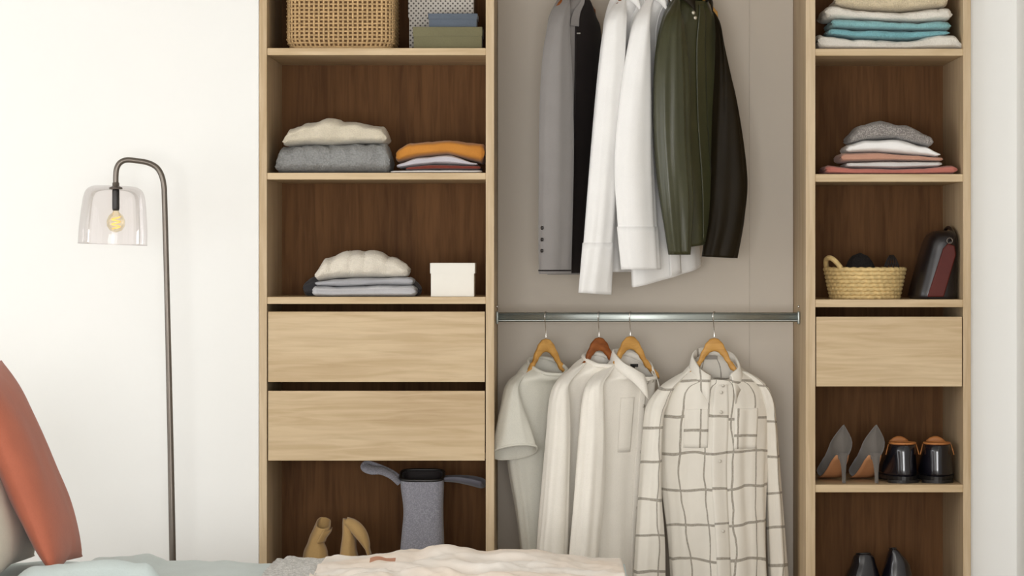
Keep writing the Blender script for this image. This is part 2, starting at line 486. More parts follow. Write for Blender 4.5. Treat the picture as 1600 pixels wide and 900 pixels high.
# ------------------------------------------------------------------ garments
M['white_cotton'] = m_cloth('white_cotton', 'F5F3F0', 900, 0.12, 0.02, 0.02, 0.1)
M['white_linen'] = m_cloth('off_white_linen', 'F8F2E7', 800, 0.2, 0.03, 0.03, 0.1)
M['white_linen_cool'] = m_cloth('pale_linen', 'F5EFE4', 800, 0.2, 0.03, 0.03, 0.1)
M['tee'] = m_cloth('pale_grey_green_jersey', 'DDDACE', 900, 0.25, 0.04, 0.05, 0.1)
M['grey_wool'] = m_cloth('grey_suit_wool', '8A8582', 1200, 0.15, 0.04, 0.04, 0.3)
M['black_lining'] = m_cloth('black_lining', '221C1B', 900, 0.1, 0.1, 0.0, 0.05, 0.6)
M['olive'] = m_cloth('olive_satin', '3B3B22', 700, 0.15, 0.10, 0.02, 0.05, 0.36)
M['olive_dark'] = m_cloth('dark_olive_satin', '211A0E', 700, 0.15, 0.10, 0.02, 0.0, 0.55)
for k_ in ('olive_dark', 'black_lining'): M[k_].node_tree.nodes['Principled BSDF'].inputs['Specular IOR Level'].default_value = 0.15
M['label_black'] = m_plain('black_label', '161311', 0.7)
M['label_grey'] = m_plain('woven_grey_label', '9A948C', 0.7)
M['button_white'] = m_plain('pearl_button', 'D9D2C6', 0.3, coat=0.4)
M['button_dark'] = m_plain('dark_button', '2B2624', 0.35)
M['snap'] = m_plain('pale_metal_snap', 'E3DDCC', 0.25, 0.6)

def m_plaid():
    t = NT('cream_windowpane_plaid'); c = lin('F1EBDF'); g = lin('948B7D')
    uv = t.n('ShaderNodeUVMap'); sp = t.n('ShaderNodeSeparateXYZ'); t.l(uv.outputs[0], sp.inputs[0])
    v = t.coord()
    wob = t.math('ADD', t.math('MULTIPLY', t.math('SUBTRACT', t.noise(v, 30, 2), 0.5), 0.004), t.math('MULTIPLY', t.math('SUBTRACT', t.noise(v, 6, 1), 0.5), 0.045))
    def stripe(src, period, offs, width):
        f = t.math('FRACT', t.math('DIVIDE', t.math('ADD', t.math('ADD', src, wob), 10*period + offs), period))
        return t.math('LESS_THAN', t.math('ABSOLUTE', t.math('SUBTRACT', f, 0.5)), width / period / 2)
    a = stripe(sp.outputs[0], 0.082, 0.0, 0.0055)
    b = stripe(sp.outputs[1], 0.118, 0.026, 0.0085)
    th = t.noise(v, 420, 2)
    base = t.ramp(t.noise(v, 12, 3), [(0.3, mul(c, 0.97)), (0.7, mul(c, 1.02))])
    fac = t.math('MULTIPLY', t.math('MAXIMUM', a, b), t.ramp(th, [(0.25, (0.45,)*3), (0.6, (0.95,)*3)]))
    t.l(t.mix(fac, base, g), t.b.inputs['Base Color'])
    t.b.inputs['Roughness'].default_value = 0.9; t.b.inputs['Sheen Weight'].default_value = 0.1
    t.bump(t.noise(v, 250, 3), 0.2, 0.0015)
    return t.m
M['plaid'] = m_plaid()

def garment(name, label, cat, px, py, group):
    p = W(px, py, YR)
    return thing(name, label, cat, p, group)

def collar(lf, mat, parent, stand=0.022, fall=0.045, tip=0.035, gap=14, v=0.0, off=0.002, name='collar', front_dir=-90):
    rows = [[], [], [], [], []]
    N = 44; uvs = []
    for j in range(N+1):
        s = j / N
        ph = R(front_dir + gap + (360 - 2*gap) * s)
        p = lf.P(ph, v, off); c = Vector((lf.params(v)[0], lf.params(v)[1], p.z))
        o = (p - c); o.z = 0; o.normalize()
        e = abs(2*s - 1)                    # 1 at the front points
        front = e ** 6
        L = fall + tip * front
        top = p + Vector((0, 0, stand * (1 - 0.6*front))) - o * 0.002
        rows[0].append(p - Vector((0, 0, 0.004)) + o*0.001)
        rows[1].append(top)
        rows[2].append(top + o * 0.007 + Vector((0, 0, -0.002)))
        rows[3].append(top + o * (0.012 + 0.010*front) + Vector((0, 0, -L*0.5)))
        rows[4].append(top + o * (0.017 + 0.012*front) + Vector((0, 0, -L)))
    V, Fc = rings_mesh(rows, False)
    ref = lf.ref
    uvs = [(v_.x, v_.z) for v_ in V]
    return mesh_obj(name, V, Fc, mat, parent, True, None, uvs, 0.0022)

def buttons(lf, parent, mat, vs, ph=-90, off=0.008, r=0.0055):
    for v in vs:
        p = lf.P(R(ph), v, off); q = lf.P(R(ph), v, off + 0.003)
        d = (q - p).normalized()
        V, Fc = tube([p, p + d*0.002], r, 12)
        mesh_obj('button', V, Fc, mat, parent)

def neckband(lf, mat, parent, v=0.0, r=0.007, off=0.001, name='neckband'):
    ring = [lf.P(2*PI*j/40, v, off) for j in range(41)]
    V, Fc = tube(ring, r, 8, False)
    return mesh_obj(name, V, Fc, mat, parent)

# --- lower rail: t-shirt
TG = 'garments on the lower rail'
t = garment('t_shirt', 'pale grey short-sleeved t-shirt, leftmost on the lower rail', 't-shirt', 835, 880, TG)
body = Loft([sec(572, 827, 884, 0.062, th=30, ty=0.42), sec(583, 812, 892, 0.060, th=34, ty=0.3), sec(603, 794, 884, 0.050, th=36),
             sec(640, 793, 872, 0.046, th=36), sec(720, 794, 860, 0.048, th=36), sec(800, 806, 856, 0.045, th=36), sec(880, 816, 860, 0.042, th=36)],
            folds(0.006, 5, 0.6, 0.25))
body.build('body', 'tee', t)
neckband(body, 'tee', t, r=0.006)
sl = Loft([sec(579, 818, 826, 0.010, y=0.19, th=30), sec(590, 800, 818, 0.026, y=0.16, th=28), sec(606, 788, 810, 0.036, y=0.12, th=24), sec(645, 780, 820, 0.046, y=0.10, th=16, ty=-0.05),
           sec(688, 771, 834, 0.050, y=0.09, th=12, tx=0.06, ty=-0.30), sec(706, 768, 838, 0.052, y=0.088, th=10, tx=0.08, ty=-0.50)], folds(0.003, 3, 1.0, 0.2))
sl.build('sleeve', 'tee', t, nv=30)
hm = [sl.P(2*PI*j/40, 1.0, 0.001) for j in range(41)]
V, Fc = tube(hm, 0.004, 8, False); mesh_obj('sleeve_hem', V, Fc, 'tee', t)
sl2 = Loft([sec(605, 868, 884, 0.02, y=0.30, th=36), sec(650, 868, 892, 0.045, y=0.32, th=36), sec(700, 868, 900, 0.05, y=0.33, th=36)], folds(0.003, 3, 2.0, 0.2))
sl2.build('sleeve', 'tee', t, nv=24)
hanger(853, W(0, 529, YR).z, ZR2, 34, 'hanger_light', 'honey wooden hanger inside the pale grey t-shirt', 0.10)

# --- lower rail: collarless white shirt
t = garment('shirt', 'off-white collarless long-sleeved shirt between the t-shirt and the pocketed white shirt', 'shirt', 900, 930, TG)
body = Loft([sec(562, 914, 958, 0.055, th=26, ty=0.35), sec(576, 892, 962, 0.055, th=28, ty=0.2), sec(600, 868, 960, 0.05, th=30), sec(660, 866, 948, 0.044, th=30),
             sec(760, 866, 940, 0.044, th=30), sec(860, 872, 936, 0.044, th=30), sec(930, 874, 936, 0.044, th=30)], folds(0.010, 6, 2.2, 0.15))
body.build('body', 'white_linen_cool', t)
neckband(body, 'white_linen_cool', t, r=0.008)
sl = Loft([sec(567, 908, 916, 0.010, y=0.19, th=24), sec(580, 886, 906, 0.026, y=0.16, th=24), sec(600, 866, 890, 0.036, y=0.11, th=24), sec(625, 858, 890, 0.038, y=0.095, th=24), sec(680, 854, 891, 0.042, y=0.085, th=24), sec(780, 846, 889, 0.040, y=0.08, th=24),
           sec(860, 839, 886, 0.038, y=0.085, th=24), sec(925, 836, 880, 0.034, y=0.09, th=24)], folds(0.006, 4, 0.4, 0.2))
sl.build('sleeve', 'white_linen_cool', t)
hanger(936, W(0, 527, YR).z, ZR2, 28, 'hanger_dark', 'red-brown wooden hanger inside the collarless white shirt', 0.10)

# --- lower rail: white shirt with pocket
t = garment('shirt', 'white long-sleeved shirt with collar, chest pocket and black neck label', 'shirt', 960, 940, TG)
body = Loft([sec(572, 962, 1020, 0.062, th=24, tx=-0.22, ty=0.50), sec(582, 945, 1027, 0.062, th=26, tx=-0.1, ty=0.35), sec(602, 918, 1024, 0.056, th=28), sec(660, 914, 1020, 0.052, th=28),
             sec(760, 912, 1012, 0.050, th=28), sec(860, 914, 1004, 0.050, th=28), sec(940, 914, 1002, 0.050, th=28)], folds(0.009, 6, 4.0, 0.15))
body.build('body', 'white_linen', t)
collar(body, 'white_linen', t, stand=0.022, fall=0.036, tip=0.045, gap=34, front_dir=-52)
body.patch('placket', 'white_linen', t, -71, -59, 0.09, 0.99, 0.003, 6, 40)
buttons(body, t, 'button_white', [0.16, 0.30, 0.44, 0.58, 0.72, 0.86], -65)
body.patch('pocket', 'white_linen', t, -100, -80, 0.40, 0.58, 0.0022, 12, 12, 0.0012)
pv = W(991, 571, 0.262)
V, Fc = merge(box_mesh((pv.x, pv.y, pv.z), (0.026, 0.002, 0.010), 0.0005, 1), box_mesh((pv.x - 0.004, pv.y, pv.z - 0.012), (0.012, 0.002, 0.022), 0.0005, 1))
mesh_obj('neck_label', V, Fc, 'label_black', t, False)
sl = Loft([sec(570, 954, 962, 0.010, y=0.19, th=24), sec(582, 934, 954, 0.026, y=0.155, th=24), sec(600, 917, 942, 0.036, y=0.10, th=24), sec(625, 909, 943, 0.040, y=0.085, th=24), sec(690, 904, 945, 0.043, y=0.07, th=24), sec(780, 897, 942, 0.042, y=0.065, th=24),
           sec(870, 889, 936, 0.040, y=0.07, th=24), sec(935, 886, 930, 0.036, y=0.08, th=24)], folds(0.006, 4, 1.4, 0.2))
sl.build('sleeve', 'white_linen', t)
hanger(985, W(0, 525, YR).z, ZR2, 24, 'hanger_light', 'honey wooden hanger inside the white shirt with the black neck label', 0.10)

# --- lower rail: plaid shirt
t = garment('plaid_shirt', 'cream shirt with grey windowpane checks and two chest pockets', 'shirt', 1115, 960, TG)
body = Loft([sec(574, 1084, 1152, 0.060, th=14, ty=0.62), sec(584, 1070, 1170, 0.064, th=14, ty=0.45), sec(600, 1048, 1188, 0.062, th=14, ty=0.15), sec(622, 1036, 1200, 0.060, th=14), sec(660, 1032, 1203, 0.058, th=14),
             sec(740, 1032, 1200, 0.056, th=14), sec(840, 1042, 1200, 0.058, th=14), sec(960, 1048, 1204, 0.060, th=14)], folds(0.009, 8, 0.9, 0.3))
body.build('body', 'plaid', t, nphi=80, nv=80)
collar(body, 'plaid', t, stand=0.026, fall=0.042, tip=0.050, gap=24)
body.patch('placket', 'plaid', t, -97, -83, 0.12, 0.99, 0.002, 6, 50, 0.0015)
body.patch('pocket', 'plaid', t, -128, -101, 0.50, 0.645, 0.003, 12, 12, 0.0015, uvoff=(0.02, 0.045))
body.patch('pocket', 'plaid', t, -77, -48, 0.50, 0.65, 0.003, 12, 12, 0.0015, uvoff=(-0.015, 0.06))
buttons(body, t, 'button_white', [0.2, 0.36, 0.52, 0.68, 0.84])
pv = body.P(R(90), 0.05, -0.004)
V, Fc = box_mesh((pv.x, pv.y - 0.006, pv.z + 0.004), (0.042, 0.002, 0.012), 0.0005, 1); mesh_obj('neck_label', V, Fc, 'label_grey', t, False)
sl = Loft([sec(578, 1074, 1082, 0.010, y=0.215, th=20), sec(590, 1052, 1070, 0.028, y=0.20, th=20), sec(606, 1030, 1054, 0.036, y=0.17, th=20), sec(630, 1013, 1044, 0.040, y=0.15, th=20), sec(660, 1006, 1036, 0.045, y=0.13, th=20), sec(760, 999, 1033, 0.045, y=0.12, th=20),
           sec(850, 993, 1039, 0.043, y=0.12, th=20), sec(940, 988, 1040, 0.040, y=0.13, th=20)], folds(0.005, 4, 2.4, 0.2))
sl.build('sleeve', 'plaid', t, uvoff=(0.032, 0.03))
sl = Loft([sec(580, 1158, 1166, 0.010, y=0.235, th=14), sec(590, 1166, 1184, 0.028, y=0.24, th=14), sec(606, 1180, 1200, 0.036, y=0.25, th=14), sec(630, 1187, 1210, 0.042, y=0.26, th=14), sec(660, 1190, 1213, 0.045, y=0.28, th=14), sec(760, 1194, 1221, 0.045, y=0.29, th=14),
           sec(850, 1198, 1229, 0.043, y=0.29, th=14), sec(940, 1202, 1236, 0.040, y=0.28, th=14)], folds(0.004, 4, 5.4, 0.2))
sl.build('sleeve', 'plaid', t, uvoff=(0.03, 0.02))
hanger(1116, W(0, 528, YR).z, ZR2, 10, 'hanger_light', 'honey wooden hanger inside the plaid shirt', 0.10, 68, True)

# --- upper rail: grey blazer
UG = 'garments on the upper rail'
t = garment('blazer', 'grey blazer with black lining, leftmost on the upper rail', 'jacket', 890, 440, UG)
body = Loft([sec(-14, 880, 914, 0.05, th=44, ty=0.25), sec(2, 872, 922, 0.055, th=50, ty=0.15), sec(24, 860, 930, 0.05, th=54), sec(50, 856, 938, 0.046, th=54), sec(140, 856, 936, 0.044, th=54),
             sec(270, 856, 924, 0.044, th=54), sec(429, 856, 908, 0.044, th=54)], folds(0.003, 5, 0.2, 0.4))
body.build('body', 'grey_wool', t)
body.patch('lining', 'black_lining', t, -112, 14, 0.06, 0.995, 0.003, 26, 40)
body.patch('lapel', 'grey_wool', t, -124, -106, 0.02, 0.48, 0.007, 8, 30)
V, Fc = box_mesh(tuple(W(904, 52, 0.15)), (0.012, 0.003, 0.005), 0.0008, 1); mesh_obj('inner_label', V, Fc, 'label_grey', t, False)
sl = Loft([sec(-10, 880, 888, 0.012, y=0.18, th=40), sec(5, 871, 890, 0.028, y=0.15, th=40), sec(22, 861, 890, 0.036, y=0.115, th=40), sec(50, 853, 890, 0.040, y=0.095, th=40), sec(110, 847, 893, 0.042, y=0.08, th=40), sec(230, 843, 896, 0.042, y=0.075, th=40),
           sec(340, 842, 895, 0.040, y=0.08, th=40), sec(428, 842, 892, 0.036, y=0.09, th=40)], folds(0.004, 3, 3.4, 0.2))
sl.build('sleeve', 'grey_wool', t)
ring = [sl.P(2*PI*j/36, 0.985, -0.001) for j in range(37)]
V, Fc = tube(ring, 0.003, 6, False); mesh_obj('cuff_hem', V, Fc, 'black_lining', t)
for k in range(3):
    p = sl.P(R(190), 0.88 + 0.025*k, 0.001); V, Fc = tube([p, p + Vector((-0.004, -0.002, 0))], 0.006, 10); mesh_obj('cuff_button', V, Fc, 'button_dark', t)
hanger(897, W(0, -46, YR).z, ZR1, 52, 'hanger_dark', 'wooden hanger inside the grey blazer', 0.10)

# --- upper rail: two white shirts
def white_shirt(label, px, secs_b, secs_s, seed, cuffv, hem=None):
    t = garment('shirt', label, 'shirt', px, 455, UG)
    b = Loft(secs_b, folds(0.005, 6, seed, 0.2)); b.build('body', 'white_cotton', t)
    collar(b, 'white_cotton', t, stand=0.018, fall=0.034, tip=0.03)
    b.patch('placket', 'white_cotton', t, -98, -82, 0.12, 0.99, 0.003, 6, 30)
    s = Loft(secs_s, folds(0.004, 4, seed+1, 0.2)); s.build('sleeve', 'white_cotton', t)
    V = []
    rows = [[s.P(2*PI*j/48, cuffv + (1.0-cuffv)*i/8, 0.003) for j in range(48)] for i in range(9)]
    V, Fc = rings_mesh(rows, True); mesh_obj('cuff', V, Fc, 'white_cotton', t, True, None, None, 0.003)
    return t
white_shirt('white cotton shirt beside the grey blazer with a long hanging cuff', 955,
    [sec(-12, 964, 1000, 0.05, th=40, ty=0.3), sec(4, 954, 1004, 0.052, th=48, ty=0.15), sec(26, 946, 1004, 0.044, th=54), sec(60, 942, 1000, 0.038, th=54), sec(200, 936, 994, 0.036, th=54),
     sec(330, 936, 990, 0.036, th=54), sec(425, 940, 990, 0.036, th=54)],
    [sec(-8, 972, 980, 0.010, y=0.19, th=36), sec(6, 960, 978, 0.026, y=0.16, th=36), sec(24, 949, 978, 0.036, y=0.12, th=36), sec(50, 942, 978, 0.038, y=0.10, th=36), sec(120, 934, 976, 0.040, y=0.085, th=36), sec(250, 922, 968, 0.040, y=0.08, th=36),
     sec(370, 912, 960, 0.036, y=0.08, th=36), sec(459, 905, 955, 0.022, y=0.085, th=30, tx=-0.06)], 0.5, 0.87)
hanger(988, W(0, -44, YR).z, ZR1, 50, 'hanger_dark', 'wooden hanger inside the white shirt beside the blazer', 0.10)
white_shirt('white cotton shirt with curved hem, next to the olive jacket', 1010,
    [sec(-12, 1006, 1042, 0.05, th=38, ty=0.3), sec(6, 996, 1044, 0.050, th=46, ty=0.15), sec(34, 986, 1040, 0.042, th=52), sec(80, 984, 1044, 0.034, th=52), sec(220, 984, 1066, 0.034, th=52),
     sec(340, 984, 1090, 0.036, th=46, tx=0.1), sec(432, 986, 1098, 0.040, th=42, tx=0.22)],
    [sec(-6, 1014, 1022, 0.010, y=0.18, th=34), sec(10, 1002, 1018, 0.026, y=0.145, th=34), sec(30, 991, 1016, 0.036, y=0.105, th=34), sec(60, 983, 1016, 0.040, y=0.085, th=34), sec(140, 970, 1018, 0.042, y=0.07, th=34), sec(250, 960, 1021, 0.045, y=0.065, th=34),
     sec(340, 964, 1026, 0.042, y=0.07, th=34), sec(421, 973, 1031, 0.034, y=0.075, th=30)], 3.1, 0.88)
hanger(1032, W(0, -42, YR).z, ZR1, 48, 'hanger_dark', 'wooden hanger inside the white shirt next to the olive jacket', 0.10)

# --- upper rail: olive jacket
t = garment('jacket', 'dark olive satin jacket, rightmost on the upper rail', 'jacket', 1095, 405, UG)
body = Loft([sec(-6, 1056, 1104, 0.05, th=34, ty=0.4), sec(8, 1046, 1112, 0.055, th=40, ty=0.25), sec(34, 1036, 1122, 0.050, th=44), sec(80, 1028, 1130, 0.046, th=44), sec(180, 1026, 1140, 0.046, th=44),
             sec(290, 1034, 1146, 0.048, th=42, tx=0.05), sec(382, 1046, 1132, 0.050, th=40, tx=0.12)], folds(0.007, 6, 1.9, 0.15))
body.build('body', 'olive', t)
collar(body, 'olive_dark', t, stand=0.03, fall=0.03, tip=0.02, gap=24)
body.patch('zip_placket', 'olive', t, -98, -84, 0.10, 0.985, 0.004, 6, 40)
sl = Loft([sec(-4, 1054, 1062, 0.012, y=0.18, th=34), sec(10, 1044, 1062, 0.028, y=0.145, th=34), sec(30, 1034, 1066, 0.038, y=0.11, th=34), sec(60, 1027, 1070, 0.042, y=0.095, th=34), sec(120, 1022, 1076, 0.045, y=0.085, th=34), sec(220, 1022, 1078, 0.048, y=0.08, th=34),
           sec(310, 1030, 1082, 0.046, y=0.08, th=34), sec(398, 1044, 1078, 0.034, y=0.09, th=34)], folds(0.008, 5, 0.8, 0.1))
sl.build('sleeve', 'olive', t)
sl = Loft([sec(14, 1104, 1112, 0.012, y=0.25, th=34), sec(34, 1108, 1124, 0.028, y=0.25, th=34), sec(70, 1112, 1130, 0.034, y=0.25, th=34), sec(150, 1114, 1149, 0.040, y=0.235, th=30), sec(270, 1111, 1168, 0.042, y=0.22, th=26),
           sec(340, 1106, 1164, 0.042, y=0.21, th=24), sec(402, 1097, 1151, 0.036, y=0.20, th=20, tx=-0.05)], folds(0.006, 4, 2.8, 0.1))
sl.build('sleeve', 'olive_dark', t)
for (a, b) in ((1083, 20), (1086, 28)):
    p = W(a, b, 0.14); V, Fc = tube([p, p + Vector((0.001, -0.004, 0))], 0.006, 12); mesh_obj('snap', V, Fc, 'snap', t)
hanger(1082, W(0, -42, YR).z, ZR1, 38, 'hanger_light', 'wooden hanger inside the olive jacket', 0.10)

# ------------------------------------------------------------------ folded clothes
def folded(name, label, cat, top, bot, mat, y0=0.05, y1=0.32, layers=1, seed=0.0, group=None, wob=0.004, nexp=3.6, dome=0.0, nx=64, cable=0.0, groove=0.008):
    yf = y0
    tp = [(W(a, 0, yf).x, W(0, b, yf).z) for a, b in top]
    if isinstance(bot, (int, float)):
        bt = [(tp[0][0], bot), (tp[-1][0], bot)]
    else:
        bt = [(W(a, 0, yf).x, W(0, b, yf).z) for a, b in bot]
    x0, x1 = tp[0][0], tp[-1][0]
    rings = []; n = 44
    for i in range(nx+1):
        s = i / nx
        u = 0.5 - 0.5*math.cos(PI*s)
        x = x0 + (x1-x0)*u
        zt, zb = sinterp(tp, x), interp(bt, x)
        e = abs(2*u - 1)
        ed = max(0.0, min(1.0, (1 - e) * (x1-x0) / 2 / 0.012))
        k = math.sqrt(max(0.0, 1 - (1-ed)**2)) * 0.72 + 0.28
        hz = max(0.002, (zt - zb)/2); mz = zb + hz
        hy = (y1-y0)/2 * (0.95 + 0.05*ed)
        ring = []
        for j in range(n):
            a = 2*PI*j/n
            cy = sgnpow(math.cos(a), 2/nexp); cz = sgnpow(math.sin(a), 2/nexp)
            dz = hz*k*cz
            yy = (y0+y1)/2 + hy*cy
            if cy < -0.4 and layers > 1:
                yy += groove*abs(math.sin(PI*layers*(cz+1)/2 + PI/2))**4 * min(1, (-cy-0.4)*3)
            q = noise.noise(Vector((x*16+seed, yy*16, cz*1.5+seed)))
            q2 = noise.noise(Vector((x*45+seed*2, yy*45, cz*3)))
            zz = mz + dz
            up = 1.0 if cz > 0.2 else 0.0
            rg = max(0.0, 1 - abs(noise.noise(Vector((x*14 + seed, yy*8, seed))))*5)
            zz += up*(wob*q + 0.5*wob*q2 - 0.9*wob*rg)*min(1, hz/0.008)
            yy += wob*1.8*q + wob*0.8*q2 + (0.7*wob*rg if cy < -0.3 else 0)
            xx = x + (0.006*noise.noise(Vector((cz*2.5+seed, yy*14, seed*3))) if ed < 1 else 0)
            if cable:
                cab = abs(math.sin(x*70 + 1.6*math.sin(zz*120)))
                yy -= cable*cab*(1 if cy < -0.3 else 0); zz += up*cable*cab*0.5
            ring.append(Vector((xx, yy, zz)))
        # small wobble of the ends
        rings.append(ring)
    V, Fc = rings_mesh(rings, True, True, True)
    zmin = min(b for a, b in bt)
    for v in V: v.z = max(v.z, zmin + 0.0002)
    o = mesh_obj(name, V, Fc, mat, None, True, ((x0+x1)/2, (y0+y1)/2, zmin))
    return tag(o, label, cat, group)

S_L = {1: fz(75), 2: fz(270), 3: fz(464), 4: fz(958)}
S_R = {1: fz(76), 2: fz(272), 3: fz(468), 4: fz(757.5), 5: fz(958)}

M['cream_knit'] = m_knit('cream_knit', 'DDD2BC', 240, 0.5, 0.15)
M['grey_cable'] = m_knit('grey_cable_knit', '9A9A98', 150, 0.9, 0.3)
M['mustard'] = m_cloth('mustard_cotton', 'C4812F', 700, 0.2, 0.05)
M['lavender'] = m_cloth('pale_lavender_cotton', 'C7C2C8', 700, 0.2)
M['maroon'] = m_cloth('maroon_cotton', '7E3526', 700, 0.2)
M['white_tee'] = m_cloth('white_jersey', 'DAD6D2', 700, 0.2)
M['fleece'] = m_knit('cream_fleece', 'EBE2D2', 300, 0.6, 0.12)
M['grey_tee'] = m_cloth('grey_jersey', 'A8A8AC', 700, 0.2)
M['grey_tee2'] = m_cloth('light_grey_jersey', 'BDBCBE', 700, 0.2)
M['charcoal'] = m_cloth('charcoal_jersey', '48474A', 700, 0.2)
M['off_white_towel'] = m_knit('off_white_towelling', 'EEE8DC', 260, 0.6, 0.12)
M['teal_towel'] = m_knit('dusty_teal_towelling', '82BCC4', 260, 0.7, 0.2)
M['teal_towel2'] = m_knit('muted_teal_towelling', '90C4C8', 260, 0.7, 0.2)
M['beige_rib'] = m_knit('beige_rib', 'E0CFAE', 180, 0.8, 0.2)
M['rose'] = m_cloth('rose_cotton', 'C4786A', 700, 0.2)
M['tan_rose'] = m_cloth('tan_rose_cotton', 'C6957E', 700, 0.2)
M['marl'] = m_knit('grey_marl_knit', '8B8480', 260, 0.7, 0.2, 'B5AFA8')

g = 'folded clothes on the second shelf'
folded('folded_sweater', 'folded grey cable-knit sweater under a cream sweater', 'sweater',
       [(430, 243), (438, 229), (480, 225), (520, 226), (560, 223), (600, 223), (608, 236)], S_L[2], 'grey_cable', 0.04, 0.33, 2, 1.0, g, 0.004, 2.8, cable=0.005, nx=140)
folded('folded_sweater', 'folded cream sweater on top of the grey cable-knit one', 'sweater',
       [(442, 216), (452, 200), (480, 190), (512, 183), (550, 189), (596, 196), (603, 206)], [(442, 228), (480, 225), (520, 226), (560, 223), (603, 223)], 'cream_knit', 0.045, 0.31, 2, 3.0, g, 0.005)
folded('folded_t_shirt', 'thin white folded top at the bottom of the mustard stack', 't-shirt', [(611, 266), (680, 265), (752, 265)], S_L[2], 'white_tee', 0.03, 0.33, 1, 2.0, g, 0.001)
folded('folded_t_shirt', 'maroon folded top in the stack under the mustard one', 't-shirt', [(634, 260), (680, 256), (750, 258)], [(634, 266), (680, 265), (750, 265)], 'maroon', 0.06, 0.33, 2, 5.0, g, 0.001)
folded('folded_t_shirt', 'pale lavender folded top directly under the mustard one', 't-shirt', [(620, 255), (655, 245), (700, 241), (745, 254)], [(620, 262), (680, 256), (745, 258)], 'lavender', 0.055, 0.32, 2, 6.0, g, 0.001)
folded('folded_t_shirt', 'mustard orange folded top crowning its stack', 't-shirt', [(619, 232), (640, 222), (700, 218), (757, 223)], [(619, 254), (655, 245), (700, 241), (757, 256)], 'mustard', 0.07, 0.34, 2, 7.0, g, 0.002, groove=0.003)
g = 'folded clothes on the third shelf'
folded('folded_t_shirt', 'charcoal folded top behind the light grey ones', 't-shirt', [(474, 440), (490, 433), (640, 433), (656, 445)], S_L[3], 'charcoal', 0.235, 0.36, 2, 2.5, g, 0.002)
folded('folded_t_shirt', 'light grey folded top at the bottom, beside the white box', 't-shirt', [(488, 446), (530, 448), (600, 445), (648, 446)], S_L[3], 'grey_tee2', 0.04, 0.225, 2, 4.0, g, 0.002)
folded('folded_t_shirt', 'medium grey folded top under the cream fleece', 't-shirt', [(492, 440), (530, 435), (580, 434), (644, 433)], [(492, 446), (530, 448), (600, 445), (644, 446)], 'grey_tee', 0.05, 0.22, 1, 8.0, g, 0.002)
folded('folded_sweater', 'rounded cream fleece sweater on the grey folded tops', 'sweater', [(492, 420), (508, 403), (545, 391), (582, 391), (612, 401), (637, 412)],
       [(492, 440), (530, 435), (580, 434), (637, 433)], 'fleece', 0.05, 0.22, 1, 9.0, g, 0.006, 2.6)
g = 'folded linen on the top right shelf'
folded('folded_blanket', 'wide off-white folded blanket under the teal towels', 'blanket', [(1279, 50), (1296, 54), (1340, 60), (1420, 62), (1470, 52), (1492, 52), (1506, 68)], S_R[1], 'off_white_towel', 0.03, 0.35, 2, 1.5, g, 0.003)
folded('folded_towel', 'lower of the two teal folded towels', 'towel', [(1296, 43), (1350, 45), (1400, 46), (1484, 47)], [(1296, 54), (1340, 60), (1420, 62), (1484, 55)], 'teal_towel', 0.05, 0.33, 1, 2.5, g, 0.003)
folded('folded_towel', 'upper of the two teal folded towels', 'towel', [(1300, 28), (1350, 30), (1430, 34), (1486, 31)], [(1300, 43), (1350, 45), (1400, 46), (1486, 47)], 'teal_towel2', 0.05, 0.33, 1, 3.5, g, 0.003)
folded('folded_towel', 'cream folded towel directly above the teal ones', 'towel', [(1290, 10), (1302, 6), (1345, 15), (1400, 18), (1487, 10)], [(1290, 29), (1350, 30), (1430, 34), (1487, 31)], 'off_white_towel', 0.05, 0.33, 1, 4.5, g, 0.003)
folded('folded_blanket', 'beige ribbed knit blanket on top of the towels', 'blanket', [(1306, -6), (1330, -18), (1400, -22), (1482, -14)], [(1306, 8), (1345, 15), (1400, 18), (1482, 10)], 'beige_rib', 0.05, 0.33, 2, 5.5, g, 0.004, cable=0.003)
g = 'folded clothes on the right second shelf'
folded('folded_t_shirt', 'rose pink folded top at the bottom of its stack', 't-shirt', [(1292, 257), (1340, 262), (1400, 263), (1440, 262), (1496, 257)], S_R[2], 'rose', 0.04, 0.34, 2, 1.2, g, 0.001)
folded('folded_t_shirt', 'thin white folded top between the two pink ones', 't-shirt', [(1324, 253), (1400, 251), (1472, 252)], [(1324, 261), (1400, 263), (1472, 260)], 'white_tee', 0.05, 0.32, 2, 2.2, g, 0.001)
folded('folded_t_shirt', 'tan-rose folded top under the white one', 't-shirt', [(1315, 238), (1370, 237), (1420, 241), (1474, 245)], [(1315, 253), (1400, 251), (1474, 252)], 'tan_rose', 0.05, 0.32, 2, 3.2, g, 0.001)
folded('folded_t_shirt', 'thick white folded top under the grey marl sweater', 't-shirt', [(1325, 225), (1355, 218), (1400, 216), (1445, 227), (1469, 238)], [(1325, 238), (1370, 237), (1420, 241), (1469, 245)], 'white_cotton', 0.045, 0.31, 1, 4.2, g, 0.002)
folded('folded_sweater', 'grey marl knitted sweater on top of the pink stack', 'sweater', [(1330, 210), (1348, 194), (1380, 188), (1412, 194), (1458, 211)], [(1330, 224), (1355, 218), (1400, 216), (1458, 231)], 'marl', 0.05, 0.3, 1, 5.2, g, 0.003)

